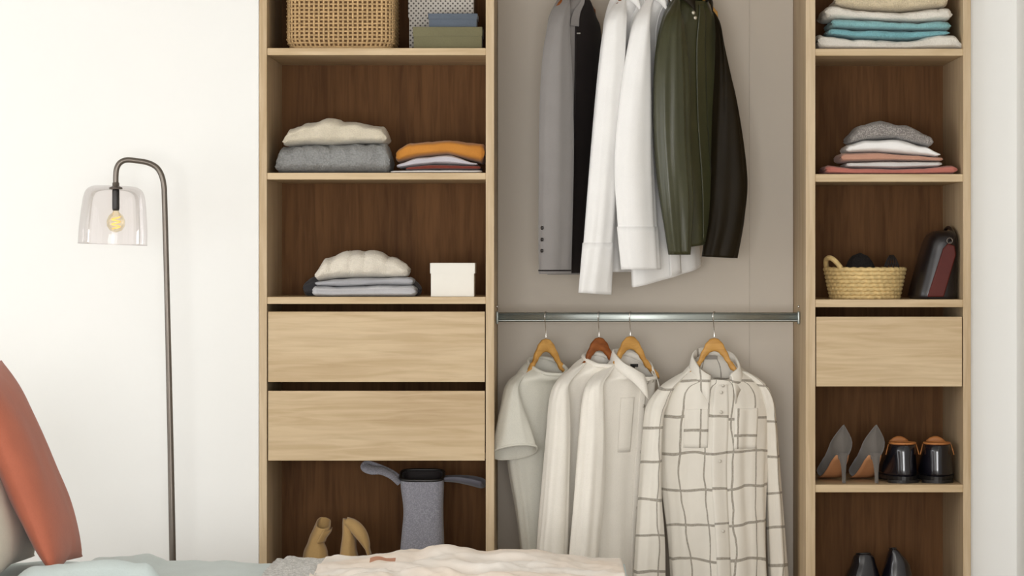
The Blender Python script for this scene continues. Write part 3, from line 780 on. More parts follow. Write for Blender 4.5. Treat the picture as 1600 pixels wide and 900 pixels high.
# ------------------------------------------------------------------ boxes
M['dots'] = None
def m_dots():
    t = NT('dotted_card'); tc = t.n('ShaderNodeTexCoord'); sp = t.n('ShaderNodeSeparateXYZ'); t.l(tc.outputs['Object'], sp.inputs[0])
    u = t.math('ADD', sp.outputs[0], sp.outputs[1]); z = sp.outputs[2]
    cb = t.n('ShaderNodeCombineXYZ'); t.l(t.math('ADD', u, z), cb.inputs[0]); t.l(t.math('SUBTRACT', u, z), cb.inputs[1])
    vo = t.n('ShaderNodeTexVoronoi', voronoi_dimensions='2D'); t.l(cb.outputs[0], vo.inputs['Vector'])
    vo.inputs['Scale'].default_value = 62; vo.inputs['Randomness'].default_value = 0
    f = t.math('LESS_THAN', vo.outputs['Distance'], 0.27)
    t.l(t.mix(f, lin('C9C3BA'), lin('5A544F')), t.b.inputs['Base Color']); t.b.inputs['Roughness'].default_value = 0.7
    return t.m
M['dots'] = m_dots()
M['slate'] = m_cloth('slate_blue_card', '5B6470', 500, 0.15)
M['olive_card'] = m_cloth('olive_card', '757052', 500, 0.2)
M['white_card'] = m_plain('white_card', 'EEEAE0', 0.6, var=0.02)
def lidded_box(name, label, px0, px1, y0, y1, zb, zt, mat, lid, over=0.0025, group=None):
    x0, x1 = W(px0, 0, y0).x, W(px1, 0, y0).x
    t = thing(name, label, 'box', ((x0+x1)/2, (y0+y1)/2, zb), group)
    box('body', x0+over, x1-over, y0+over, y1-over, zb, zt-0.003, mat, t, 0.0015)
    zs = zt - lid
    V, Fc = merge(box_mesh(((x0+x1)/2, (y0+y1)/2, zt-0.0015), (x1-x0, y1-y0, 0.003), 0.0008, 1),
                  box_mesh(((x0+x1)/2, y0+0.001, (zs+zt)/2), (x1-x0, 0.002, lid)), box_mesh(((x0+x1)/2, y1-0.001, (zs+zt)/2), (x1-x0, 0.002, lid)),
                  box_mesh((x0+0.001, (y0+y1)/2, (zs+zt)/2), (0.002, y1-y0, lid)), box_mesh((x1-0.001, (y0+y1)/2, (zs+zt)/2), (0.002, y1-y0, lid)))
    mesh_obj('lid', V, Fc, mat, t, False)
    return t
zs1 = S_L[1]
lidded_box('storage_box', 'tall grey dotted storage box behind the olive and slate boxes', 638, 740, 0.20, 0.375, zs1, zs1+0.215, 'dots', 0.10)
zo = W(0, 42, 0.06).z
lidded_box('storage_box', 'olive green flat box on the top left shelf', 645, 754, 0.06, 0.195, zs1, zo, 'olive_card', 0.03)
zsl = W(0, 21, 0.07).z
lidded_box('storage_box', 'small slate blue box on top of the olive one', 669, 746, 0.07, 0.185, zo, zsl, 'slate', 0.018)
lidded_box('storage_box', 'small square white box beside the cream fleece stack', 672, 742, 0.05, 0.19, S_L[3], W(0, 411, 0.05).z, 'white_card', 0.034)

# ------------------------------------------------------------------ woven rattan basket
M['rattan'] = m_plain('rattan', 'C3A273', 0.6, var=0.18, vscale=40, bump=0.2, bscale=400)
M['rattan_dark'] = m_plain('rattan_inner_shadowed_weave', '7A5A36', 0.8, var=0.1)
def rattan_basket():
    y0, y1 = 0.045, 0.345
    x0, x1 = W(446, 0, y0).x, W(616, 0, y0).x
    cx, cy, zb, H = (x0+x1)/2, (y0+y1)/2, zs1, 0.255
    ax, ay = (x1-x0)/2, (y1-y0)/2
    t = thing('rattan_basket', 'large rectangular woven rattan basket on the top left shelf', 'basket', (cx, cy, zb))
    rc = 0.045
    per = 4*(ax-rc) + 4*(ay-rc) + 2*PI*rc
    def wallp(s_, z, off=0.0):
        k = 1.0 - 0.10*max(0, 1-(z-zb)/0.03)**2
        s_ = s_ % per; r_ = rc
        for (x_, y_, dx_, dy_, a0) in ((-(ax-rc), -ay, 1, 0, -90), (ax, -(ay-rc), 0, 1, 0), (ax-rc, ay, -1, 0, 90), (-ax, ay-rc, 0, -1, 180)):
            ln = 2*(ax-rc) if dx_ else 2*(ay-rc)
            if s_ <= ln:
                p = (x_+dx_*s_, y_+dy_*s_); nn = (math.cos(R(a0)), math.sin(R(a0))); break
            s_ -= ln
            if s_ <= PI*rc/2:
                a_ = R(a0) + s_/rc; ccx = (ax-rc)*(1 if a0 in (-90, 0) else -1); ccy = (ay-rc)*(1 if a0 in (0, 90) else -1)
                p = (ccx+rc*math.cos(a_), ccy+rc*math.sin(a_)); nn = (math.cos(a_), math.sin(a_)); break
            s_ -= PI*rc/2
        else:
            p = (-(ax-rc), -ay); nn = (0, -1)
        o_ = off - 0.004
        return Vector((cx + p[0]*k + nn[0]*o_, cy + p[1]*k + nn[1]*o_, z))
    def ang(s_): return s_
    ns = 2*int(per/0.0155/2); parts = []
    for k in range(ns):
        parts.append(tube([wallp(ang(per*k/ns), zb+0.006+(H-0.012)*i/10, -0.001 + random.uniform(-.0006, .0006)) for i in range(11)], 0.0042, 5, False))
    V, Fc = merge(*parts); o = mesh_obj('stakes', V, Fc, 'rattan', t); o['kind'] = 'stuff'
    parts = []
    nr = int(H/0.0125)
    for r in range(nr):
        z = zb+0.008+r*0.0125
        path = []
        for i in range(ns*3+1):
            s = per*i/(ns*3)
            path.append(wallp(ang(s), z + 0.0010*noise.noise(Vector((s*20, r, 0))), 0.0032*math.cos(PI*(i/3.0) + PI*r)))
        parts.append(tube(path, 0.0035, 5, False))
    V, Fc = merge(*parts); o = mesh_obj('weavers', V, Fc, 'rattan', t); o['kind'] = 'stuff'
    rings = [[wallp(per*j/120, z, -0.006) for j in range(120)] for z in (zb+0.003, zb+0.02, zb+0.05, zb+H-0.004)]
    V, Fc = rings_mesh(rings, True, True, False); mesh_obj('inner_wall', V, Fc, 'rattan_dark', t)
    for z, r in ((zb+0.006, 0.006), (zb+H, 0.008)):
        V, Fc = tube([wallp(ang(per*i/160), z, 0) for i in range(161)], r, 8, False)
        mesh_obj('rim', V, Fc, 'rattan', t)
rattan_basket()

# ------------------------------------------------------------------ palm basket with things in it
M['palm'] = m_plain('palm_leaf', 'D9BD84', 0.7, var=0.2, vscale=60, bump=0.4, bscale=350)
M['black_knit'] = m_knit('black_knit', '15100F', 200, 0.6)
M['black_knit'].node_tree.nodes['Principled BSDF'].inputs['Sheen Weight'].default_value = 0.0
M['black_mesh'] = m_plain('black_net', '2A2422', 0.6)
y0 = 0.05
pl, pr = W(1292, 0, y0).x, W(1423, 0, y0).x
bc = Vector(((pl+pr)/2, 0.17, S_R[3])); bax, bay, bh = (pr-pl)/2, 0.115, W(0, 418, y0).z - S_R[3]
t = thing('palm_basket', 'oval coiled palm-leaf basket with a loop handle, beside the leather bag', 'basket', bc)
nrow = 8
for r in range(nrow):
    f = r/(nrow-1); k = 0.86 + 0.14*f; path = []
    rr = bh/nrow/2
    for i in range(161):
        a = 2*PI*i/160
        wv = 0.0012*math.sin(i*2*PI/4 + r*1.7)
        path.append(bc + Vector(((bax*k-0.006+wv)*math.cos(a), (bay*k-0.006+wv)*math.sin(a), rr + f*(bh-2*rr) + 0.001*math.sin(i*2*PI/5+r))))
    V, Fc = tube(path, rr*1.12, 8, False); mesh_obj('coil', V, Fc, 'palm', t)
V, Fc = lathe((0, 0, 0), [(0.0001, 0.003), (0.5, 0.003), (0.97, 0.006)], 48)
V = [bc + Vector((v.x*bax*0.85, v.y*bay*0.85, v.z)) for v in V]; mesh_obj('base', V, Fc, 'palm', t)
hp = [W(1318, 424, 0.10), W(1306, 409, 0.085), W(1297, 403, 0.10), W(1291, 406, 0.13), W(1291, 416, 0.16), W(1296, 424, 0.18)]
V, Fc = tube(smooth_path(hp, 6), 0.0085, 10); mesh_obj('handle', V, Fc, 'palm', t)
hp = [bc + Vector((bax*0.93, dy, bh - 0.005 + dz)) for dy, dz in ((-0.05, 0), (-0.035, 0.012), (0, 0.016), (0.035, 0.012), (0.05, 0))]
# dark cloth bundle and net pouch lying in the basket
def blob(name, label, cat, c, rx, ry, z0, z1, mat, seed, bump=0.006):
    rings = []
    for i in range(15):
        f = i/14; z = z0 + (z1-z0)*f
        rr = math.sqrt(max(0.0, 1-(max(0, f*1.25-0.25))**2)) if f < 1 else 0.02
        rr *= 0.80 + 0.2*min(1, f*3)
        ring = []
        for j in range(40):
            a = 2*PI*j/40
            q = 1 + bump*14*noise.noise(Vector((math.cos(a)*1.6+seed, math.sin(a)*1.6, f*3)))
            ring.append(Vector((c[0]+rx*rr*q*math.cos(a), c[1]+ry*rr*q*math.sin(a), z)))
        rings.append(ring)
    V, Fc = rings_mesh(rings, True, True, True)
    return tag(mesh_obj(name, V, Fc, mat, None, True, (c[0], c[1], z0)), label, cat)
zb = S_R[3] + 0.007
px = W(1343, 0, 0.18)
blob('knitted_hat', 'black knitted hat lying in the palm basket', 'hat', (px.x, 0.165), 0.060, 0.07, zb, W(0, 395, 0.17).z, 'black_knit', 2.0)
# net pouch: fine strings
pc = W(1400, 0, 0.18); parts = []
for d in (1, -1):
    for k in range(14):
        path = []
        for i in range(13):
            f = i/12; a = 2*PI*k/14 + d*f*1.6
            r = 0.036*math.sin(PI*(0.12+0.86*f))**0.6
            path.append(Vector((pc.x - 0.016 + r*0.80*math.cos(a), 0.165 + r*1.3*math.sin(a), zb + 0.001 + f*(W(0, 399, 0.17).z - zb))))
        parts.append(tube(path, 0.0013, 5))
V, Fc = merge(*parts)
tag(mesh_obj('net_pouch', V, Fc, 'black_mesh', None, True, (pc.x, 0.165, zb)), 'dark net pouch in the palm basket next to the black hat', 'pouch')

# ------------------------------------------------------------------ leather bag
M['black_leather'] = m_plain('black_leather', '1A1517', 0.35, var=0.1, bump=0.15, bscale=250, coat=0.2)
M['burgundy'] = m_plain('burgundy_leather', '541C14', 0.5, var=0.15, bump=0.12, bscale=250)
M['burgundy'].node_tree.nodes['Principled BSDF'].inputs['Specular IOR Level'].default_value = 0.25
zb = S_R[3]
c = W(1465, 467, 0.2)
t = thing('handbag', 'black and burgundy leather bag standing upright beside the palm basket', 'bag', (c.x, 0.19, zb))
def bs(py, L, Rr, b, n=3.4):
    p = W((L+Rr)/2, py, 0.06)
    return dict(cx=p.x, cy=0.19, cz=max(p.z, zb), a=(Rr-L)/2*(CAM_D+0.06)/F_PX, b=b, th=0, n=n)
lf = Loft([bs(467, 1432, 1499, 0.125), bs(460, 1429, 1500, 0.128), bs(430, 1437, 1501, 0.126), bs(395, 1447, 1502, 0.122), bs(374, 1454, 1502, 0.118), bs(364, 1462, 1499, 0.10), bs(360, 1472, 1494, 0.07)])
lf.K[0][2] = zb + 0.0005
lf.build('body', 'black_leather', t, nphi=64, nv=40, cap0=True, cap1=True, solid=0)
pts = [(1449, 464), (1475, 464), (1494, 398), (1492, 384), (1482, 380), (1474, 388)]
fr = [W(a, b, 0.058) for a, b in pts]; bk = [v + Vector((0, 0.012, 0)) for v in fr]
n = len(fr); V = fr + bk; Fc = [list(range(n)), list(range(n, 2*n))[::-1]] + [[i, (i+1) % n, n+(i+1) % n, n+i] for i in range(n)]
o = mesh_obj('gusset_panel', V, Fc, 'burgundy', t, False)
md = o.modifiers.new('bevel', 'BEVEL'); md.width = 0.004; md.segments = 3
cring = W(1484, 376, 0.055)
V, Fc = tube([cring + Vector((0.009*math.cos(2*PI*k/24), 0, 0.009*math.sin(2*PI*k/24))) for k in range(25)], 0.0018, 8, False)
mesh_obj('metal_ring', V, Fc, 'bronze', t)
V, Fc = tube(smooth_path([W(1484, 380, 0.06), W(1490, 368, 0.09), W(1486, 358, 0.17), W(1480, 356, 0.22), W(1474, 364, 0.28)], 6), 0.006, 8)
mesh_obj('handle', V, Fc, 'black_leather', t)

# ------------------------------------------------------------------ shoes
M['grey_suede'] = m_cloth('grey_suede', '66605A', 900, 0.2, 0.08, 0.02, 0.4)
M['tan_sole'] = m_plain('tan_leather_sole', 'C98F63', 0.5)
M['tan_lining'] = m_plain('tan_leather_lining', 'B9763F', 0.5)
M['patent'] = m_plain('black_polished_leather', '15131A', 0.22, var=0.1, coat=0.6)
M['beige_suede'] = m_cloth('beige_suede', 'B6945F', 700, 0.3, 0.08, 0.03, 0.3)

def stiletto(px, label):
    """high heel seen from behind, toe pointing to the back left"""
    z0 = S_R[4]; base = W(px, 0, 0.06); d = Vector((-0.2, 0.98, 0)).normalized(); s = Vector((d.y, -d.x, 0))
    o = Vector((base.x, 0.055, z0))
    t = thing('high_heel_shoe', label, 'shoe', o, 'grey suede high heels')
    # y along shoe: centre height, half width, half height
    prof = [(0.0, 0.150, 0.010, 0.040), (0.012, 0.138, 0.028, 0.050), (0.035, 0.125, 0.037, 0.048), (0.07, 0.100, 0.037, 0.040), (0.11, 0.070, 0.038, 0.035),
            (0.15, 0.044, 0.041, 0.031), (0.19, 0.029, 0.036, 0.025), (0.225, 0.022, 0.020, 0.018), (0.242, 0.018, 0.005, 0.008)]
    rings = []
    for i in range(41):
        f = i/40*(len(prof)-1); k = min(int(f), len(prof)-2); u = f-k
        q = [catmull(*(prof[max(0, min(len(prof)-1, k+m))][c] for m in (-1, 0, 1, 2)), u) for c in range(4)]
        q[2] = max(q[2], 0.003)
        ring = []
        for j in range(28):
            a = 2*PI*j/28
            cz = math.sin(a); cw = math.cos(a)
            wtop = 1.0 - 0.62*max(0, cz)**1.5 * (1 if q[0] < 0.12 else 0.3)
            ring.append(o + d*q[0] + s*(q[2]*cw*wtop) + Vector((0, 0, q[1] + q[3]*cz)))
        rings.append(ring)
    V, Fc = rings_mesh(rings, True, True, True); mesh_obj('upper', V, Fc, 'grey_suede', t)
    hp = [(0.016, 0.098, 0.019), (0.013, 0.085, 0.014), (0.008, 0.06, 0.009), (0.005, 0.03, 0.0062), (0.004, 0.004, 0.0056), (0.004, 0.0003, 0.0056)]
    rings = [[o + d*a + Vector((r*math.cos(2*PI*j/16), r*math.sin(2*PI*j/16), z)) for j in range(16)] for a, z, r in hp]
    V, Fc = rings_mesh(rings, True, True, True); mesh_obj('heel', V, Fc, 'grey_suede', t)
    sp = [(0.02, 0.088, 0.022), (0.05, 0.068, 0.028), (0.09, 0.040, 0.030), (0.12, 0.020, 0.034), (0.15, 0.0085, 0.037), (0.19, 0.0025, 0.033), (0.225, 0.0025, 0.018), (0.24, 0.0035, 0.006)]
    rows = []
    for a, z, wd in sp:
        rows.append([o + d*a + s*(wd*u) + Vector((0, 0, z + 0.001)) for u in (-1, -0.5, 0, 0.5, 1)])
    V, Fc = rings_mesh(rows, False); mesh_obj('sole', V, Fc, 'tan_sole', t, True, None, None, 0.002)
stiletto(1319, 'grey suede stiletto, left one of the pair')
stiletto(1370, 'grey suede stiletto, right one of the pair beside the black shoes')

def low_shoe(name, label, px, zs, h, wid, length, y0, yaw, mat, lining, group, top_open=0.035, pull=False, sole='black_plastic'):
    """closed shoe seen from behind: sole, heel block, upper, lining, toe pointing back"""
    k = (CAM_D+y0)/F_PX; base = W(px, 0, y0)
    o = Vector((base.x, y0, zs)); d = Vector((math.sin(R(yaw)), math.cos(R(yaw)), 0)); s = Vector((d.y, -d.x, 0))
    t = thing(name, label, 'shoe', o, group)
    def foot(z, back, front, hw, n=30, narrow=1.0):
        ring = []
        for j in range(n):
            a = 2*PI*j/n
            u = 0.5 - 0.5*math.cos(a)             # 0 heel .. 1 toe
            wv = hw*(math.sin(PI*min(1, max(0, u))**0.85)**0.55)*(0.86+0.22*u)
            sg = 1 if a < PI else -1
            ring.append(o + d*(back+(front-back)*u) + s*(sg*wv) + Vector((0, 0, z)))
        return ring
    L = length
    rings = [foot(0.022, 0.000, L, wid), foot(0.03, -0.002, L, wid), foot(0.05, -0.001, L*0.96, wid*0.98), foot(0.07, 0.002, L*0.82, wid*0.92), foot(0.09, 0.003, L*0.60, wid*0.84),
             foot(h*0.8, 0.005, L*0.46, wid*0.76), foot(h, 0.006, L*0.40, wid*0.72)]
    V, Fc = rings_mesh(rings, True); mesh_obj('upper', V, Fc, mat, t, True, None, None, 0.003)
    rings = [foot(0.010, -0.003, L+0.004, wid+0.003), foot(0.022, -0.004, L+0.005, wid+0.004)]
    V, Fc = rings_mesh(rings, True, True, True); mesh_obj('sole', V, Fc, sole, t, False)
    rings = [foot(0.0, -0.002, 0.075, wid*0.88), foot(0.0105, -0.003, 0.078, wid*0.9)]
    V, Fc = rings_mesh(rings, True, True, True); mesh_obj('heel', V, Fc, sole, t, False)
    rings = [foot(0.0, L*0.55, L*0.9, wid*0.9), foot(0.0105, L*0.5, L*0.95, wid*0.95)]
    V, Fc = rings_mesh(rings, True, True, True); mesh_obj('forefoot_sole', V, Fc, sole, t, False)
    ring = foot(h, 0.006, L*0.40, wid*0.72, 40)
    V, Fc = tube(ring + [ring[0]], 0.0035, 8, False); mesh_obj('topline', V, Fc, lining, t)
    rings = [foot(h-0.001, 0.010, L*0.39, wid*0.68), foot(0.035, 0.012, L*0.5, wid*0.7)]
    V, Fc = rings_mesh(rings, True, False, True); mesh_obj('lining', V, Fc, lining, t)
    if pull:
        # raised tongue behind the opening
        rows = []
        for i in range(7):
            f = i/6; rows.append([o + d*(L*0.40 + 0.01*f) + s*(wid*0.58*(1-0.15*f*f)*u) + Vector((0, 0, h-0.02+0.038*f - 0.014*f*u*u)) for u in (-1, -.6, -.2, .2, .6, 1)])
        V, Fc = rings_mesh(rows, False); mesh_obj('tongue', V, Fc, lining, t, True, None, None, 0.003)
        for sg in (-1, 1):
            p = o + d*(L*0.22) + s*(sg*wid*0.76) + Vector((0, 0, h-0.004))
            V, Fc = tube([p, p + s*(sg*0.005) + Vector((0, -0.006, -0.018)), p + s*(sg*0.009) + Vector((0, -0.008, -0.034))], 0.0018, 6)
            mesh_obj('edge_seam', V, Fc, lining, t)
    return t
g = 'black shoes with tan lining'
low_shoe('leather_shoe', 'black leather shoe with tan lining, next to the grey stilettos', 1415, S_R[4], 0.128, 0.060, 0.27, 0.05, -4, 'patent', 'tan_lining', g, pull=True)
low_shoe('leather_shoe', 'black leather shoe with tan lining, nearest the right side panel', 1466, S_R[4], 0.128, 0.060, 0.27, 0.05, 3, 'patent', 'tan_lining', g, pull=True)
g = 'black shoes on the lowest right shelf'
for lab, secs, cxp in (
    ('glossy black ankle boot with rounded top on the lowest shelf, left of the pair', [(866, 1339, 1360), (870, 1334, 1366), (882, 1331, 1370), (895, 1324, 1374), (915, 1318, 1378), (945, 1316, 1380), (955, 1316, 1380)], 1348),
    ('glossy black ankle boot with peaked top on the lowest shelf, right of the pair', [(858, 1391, 1400), (864, 1388, 1407), (880, 1384, 1420), (895, 1380, 1425), (915, 1376, 1430), (945, 1375, 1432), (955, 1375, 1432)], 1402)):
    t = thing('ankle_boot', lab, 'boot', (W(cxp, 0, 0.12).x, 0.18, S_R[5]), g)
    L_ = []
    for i_, (py_, a_, b_) in enumerate(secs):
        p_ = W((a_+b_)/2, py_, 0.12); f_ = i_/(len(secs)-1)
        L_.append(dict(cx=p_.x, cy=0.13+0.05*f_, cz=p_.z, a=(b_-a_)/2*(CAM_D+0.12)/F_PX, b=0.03+0.09*f_, th=0, n=2.4, ty=-0.15*(1-f_)))
    L_[-1]['cz'] = S_R[5] + 0.012
    lf = Loft(L_, folds(0.002, 3, cxp, 0.1))
    lf.build('upper', 'patent', t, nphi=44, nv=36, cap1=True, solid=0.003)
    r0 = [lf.P(2*PI*j/44, 1.0, 0.003) for j in range(44)]
    V, Fc = rings_mesh([[Vector((p.x, p.y, S_R[5]+0.0004)) for p in r0], [Vector((p.x, p.y, S_R[5]+0.014)) for p in r0]], True, True, True); mesh_obj('sole', V, Fc, 'black_plastic', t, False)
    ring = [lf.P(2*PI*j/40, 0.0, 0.0) for j in range(41)]
    V, Fc = tube(ring, 0.003, 8, False); mesh_obj('topline', V, Fc, 'black_plastic', t)

# beige boots in the lower left compartment
g = 'beige suede boots'
yb = 0.14
def bsx(py, L, Rr, b, tx=0, ty=0, y=yb):
    p = W((L+Rr)/2, py, y); return dict(cx=p.x, cy=y, cz=p.z, a=(Rr-L)/2*(CAM_D+y)/F_PX, b=b, th=0, n=2.3, tx=tx, ty=ty)
z4 = S_L[4]
t = thing('suede_boot', 'slouchy beige suede boot with open top, left of the pair', 'boot', (W(495, 0, yb).x, yb, z4), g)
lf = Loft([bsx(817, 494, 517, 0.042, -0.1, 0.35), bsx(832, 486, 515, 0.046, 0.1), bsx(846, 481, 507, 0.050, 0.1), bsx(862, 475, 512, 0.056), bsx(890, 473, 514, 0.070), bsx(925, 472, 516, 0.095), bsx(950, 472, 516, 0.105)], folds(0.003, 3, 1.0, 0.1))
lf.K[-1][2] = z4 + 0.006
lf.build('upper', 'beige_suede', t, nphi=40, nv=40, cap1=True, solid=0.003)
r0 = [lf.P(2*PI*j/40, 1.0, 0.003) for j in range(40)]
V, Fc = rings_mesh([[Vector((p.x, p.y, z4+0.0003)) for p in r0], [Vector((p.x, p.y, z4+0.010)) for p in r0]], True, True, True); mesh_obj('sole', V, Fc, 'tan_sole', t, False)
lf.patch('ankle_fold', 'beige_suede', t, -80, 10, 0.10, 0.34, 0.006, 10, 8)
t = thing('suede_boot', 'beige suede boot with drooping flap, right of the pair beside the grey bag', 'boot', (W(548, 0, yb).x, yb, z4), g)
lf = Loft([bsx(811, 536, 545, 0.018, -0.2), bsx(822, 535, 552, 0.036, -0.5), bsx(838, 535, 556, 0.046, -0.2), bsx(856, 532, 557, 0.052), bsx(885, 529, 562, 0.068), bsx(925, 528, 566, 0.095), bsx(950, 528, 566, 0.105)], folds(0.002, 3, 2.0, 0.1))
lf.K[-1][2] = z4 + 0.006
lf.build('upper', 'beige_suede', t, nphi=40, nv=40, cap0=True, cap1=True, solid=0)
r0 = [lf.P(2*PI*j/40, 1.0, 0.003) for j in range(40)]
V, Fc = rings_mesh([[Vector((p.x, p.y, z4+0.0003)) for p in r0], [Vector((p.x, p.y, z4+0.010)) for p in r0]], True, True, True); mesh_obj('sole', V, Fc, 'tan_sole', t, False)
pts = smooth_path([W(540, 814, yb-0.02), W(552, 821, yb-0.03), W(563, 833, yb-0.035), W(571, 848, yb-0.03), W(577, 866, yb-0.02)], 6)
rings = []
for i, p in enumerate(pts):
    f = i/(len(pts)-1); hw = 0.016*(0.5+0.9*math.sin(PI*min(1, f+0.12))**0.7)
    tdir = (pts[min(i+1, len(pts)-1)]-pts[max(0, i-1)]).normalized(); nv = Vector((tdir.z, 0, -tdir.x))
    rings.append([p + nv*(hw*math.cos(2*PI*j/14)) + Vector((0, 0.032*(0.6+0.4*f)*math.sin(2*PI*j/14), 0)) for j in range(14)])
V, Fc = rings_mesh(rings, True, True, True); mesh_obj('flap', V, Fc, 'beige_suede', t)

# grey felt bag with loop handles
M['felt'] = m_knit('blue_grey_felt', '8B8A93', 420, 0.4, 0.15, '9E9DA5')
M['felt_dark'] = m_cloth('dark_felt_strap', '5E5D66', 700, 0.3)
yb = 0.10
t = thing('felt_bag', 'tall grey felt bag with black opening and loose handles', 'bag', (W(658, 0, yb+0.07).x, yb+0.07, z4))
def fb(py, L, Rr, b, ty=0):
    p = W((L+Rr)/2, py, yb); return dict(cx=p.x, cy=yb+0.07, cz=p.z, a=(Rr-L)/2*(CAM_D+yb)/F_PX, b=b, th=0, n=4.5, ty=ty)
lf = Loft([fb(746, 624, 692, 0.06, 0.22), fb(765, 625, 692, 0.062), fb(800, 629, 691, 0.064), fb(840, 626, 692, 0.068), fb(890, 622, 693, 0.072), fb(957, 621, 694, 0.074)])
lf.K[-1][2] = z4 + 0.001
lf.build('body', 'felt', t, nphi=64, nv=40, cap1=True, solid=0.003)
ring = [lf.P(2*PI*j/48, 0.0, 0.0) + Vector((0, 0, 0.002)) for j in range(49)]
V, Fc = tube(ring, 0.005, 8, False); mesh_obj('rim', V, Fc, 'black_plastic', t)
V, Fc = rings_mesh([[lf.P(2*PI*j/48, v, -0.005) for j in range(48)] for v in (0.005, 0.3)], True, False, True); mesh_obj('lining', V, Fc, 'black_lining', t)
def strap(name, pts, wid, mat):
    P = smooth_path(pts, 8); rows = []
    for i, p in enumerate(P):
        td = (P[min(i+1, len(P)-1)]-P[max(0, i-1)]).normalized()
        nv = Vector((0, 1, 0)).cross(td).normalized(); 
        f = i/(len(P)-1)
        wdt = wid*(0.55+0.45*math.sin(PI*f)**0.8)
        ax = (nv*0.72 + Vector((0, 0.7, 0))).normalized()
        rows.append([p - ax*wdt/2, p, p + ax*wdt/2])
    V, Fc = rings_mesh(rows, False); return mesh_obj(name, V, Fc, mat, t, True, None, None, 0.003)
strap('handle', [W(624, 756, yb+0.03), W(612, 744, yb+0.02), W(596, 736, yb+0.01), W(580, 735, yb), W(570, 730, yb+0.01), W(575, 725, yb+0.04), W(595, 731, yb+0.07), W(612, 738, yb+0.09), W(625, 746, yb+0.10)], 0.036, 'felt')
strap('handle', [W(694, 750, yb+0.03), W(712, 750, yb+0.02), W(735, 754, yb+0.01), W(753, 758, yb+0.02), W(752, 752, yb+0.06), W(728, 747, yb+0.09), W(694, 746, yb+0.10)], 0.032, 'felt_dark')

# ------------------------------------------------------------------ floor lamp
YL = -0.30
M['tinted_glass'] = None
def m_glass(name, col, gloss=0.04):
    t = NT(name); t.t.nodes.remove(t.b)
    tr = t.n('ShaderNodeBsdfTransparent'); tr.inputs[0].default_value = (*col, 1)
    gl = t.n('ShaderNodeBsdfGlossy'); gl.inputs['Roughness'].default_value = 0.04
    fr = t.n('ShaderNodeFresnel'); fr.inputs[0].default_value = 1.45
    ms = t.n('ShaderNodeMixShader'); t.l(t.math('MULTIPLY', fr.outputs[0], gloss), ms.inputs[0]); t.l(tr.outputs[0], ms.inputs[1]); t.l(gl.outputs[0], ms.inputs[2])
    t.l(ms.outputs[0], t.out.inputs['Surface']); return t.m
M['tinted_glass'] = m_glass('smoky_rose_glass', (0.955, 0.935, 0.935), 0.45)
M['bulb_glass'] = m_glass('amber_bulb_glass', (0.98, 0.93, 0.80), 0.4)
def m_emit(name, hexc, s):
    t = NT(name); t.b.inputs['Base Color'].default_value = (*lin(hexc), 1)
    t.b.inputs['Emission Color'].default_value = (*lin(hexc), 1); t.b.inputs['Emission Strength'].default_value = s; return t.m
M['filament'] = m_emit('amber_filament', 'E8C070', 1.0)
base = W(273, 1041, YL); base.z = 0
t = thing('floor_lamp', 'slim dark metal floor lamp with clear bell glass shade', 'lamp', base)
V, Fc = lathe(base, [(0.0005, 0.0002), (0.13, 0.0002), (0.135, 0.004), (0.135, 0.014), (0.13, 0.018), (0.02, 0.020), (0.012, 0.03)], 48, True, True)
mesh_obj('base', V, Fc, 'bronze', t)
pole = [Vector((base.x, YL, 0.02)), W(270, 885, YL), W(266.5, 700, YL), W(262, 500, YL), W(259, 380, YL), W(257, 310, YL), W(256, 290, YL), W(252, 273, YL), W(244, 261, YL), W(230, 254, YL), W(212, 251, YL), W(198, 250, YL),
        W(188, 254, YL), W(182.5, 263, YL), W(181, 276, YL), W(181, 290, YL)]
P = smooth_path(pole, 8)
V, Fc = tube(P, [0.0112 if p.z > W(0, 500, YL).z*0.999 and False else 0.0088 + 0.0018*max(0, min(1, (1.1-p.z)/0.8)) for p in P], 14)
mesh_obj('pole', V, Fc, 'bronze', t)
c0 = W(181, 291, YL)
V, Fc = lathe(c0, [(0.0088, 0.012), (0.011, 0.010), (0.011, 0.0), (0.021, -0.004), (0.021, -0.009), (0.008, -0.010)], 24, True, True); mesh_obj('collar', V, Fc, 'bronze', t)
sp = [(0.010, 0.0), (0.05, 0.0), (0.070, -0.003), (0.085, -0.012), (0.094, -0.030), (0.099, -0.06), (0.103, -0.10), (0.106, -0.14), (0.107, -0.182)]
spp = smooth_path([Vector((a, 0, b)) for a, b in sp], 5)
V, Fc = lathe((0, 0, 0), [(p.x, p.z) for p in spp], 56)
rot = Matrix.Rotation(R(2.0), 4, 'Y')
cs = W(179, 290.5, YL)
V = [cs + rot @ v for v in V]
shade = mesh_obj('shade', V, Fc, 'tinted_glass', t)
rim = [cs + rot @ Vector((0.107*math.cos(2*PI*k/56), 0.107*math.sin(2*PI*k/56), -0.182)) for k in range(57)]
V, Fc = tube(rim, 0.0010, 6, False); mesh_obj('shade_rim', V, Fc, 'tinted_glass', shade)
V, Fc = lathe(c0, [(0.0105, -0.010), (0.0115, -0.014), (0.0115, -0.070), (0.0095, -0.076)], 20, True, True); mesh_obj('socket', V, Fc, 'black_plastic', t)
V, Fc = lathe(c0, [(0.009, -0.076), (0.011, -0.082), (0.022, -0.092), (0.0285, -0.108), (0.0275, -0.124), (0.018, -0.138), (0.002, -0.144)], 28, False, True)
bulb = mesh_obj('bulb', V, Fc, 'bulb_glass', t)
fp = [c0 + Vector((0.013*math.cos(k*0.9), 0.013*math.sin(k*0.9), -0.095 - 0.0022*k)) for k in range(18)]
V, Fc = tube(smooth_path(fp, 4), 0.0022, 6); mesh_obj('filament', V, Fc, 'filament', bulb)

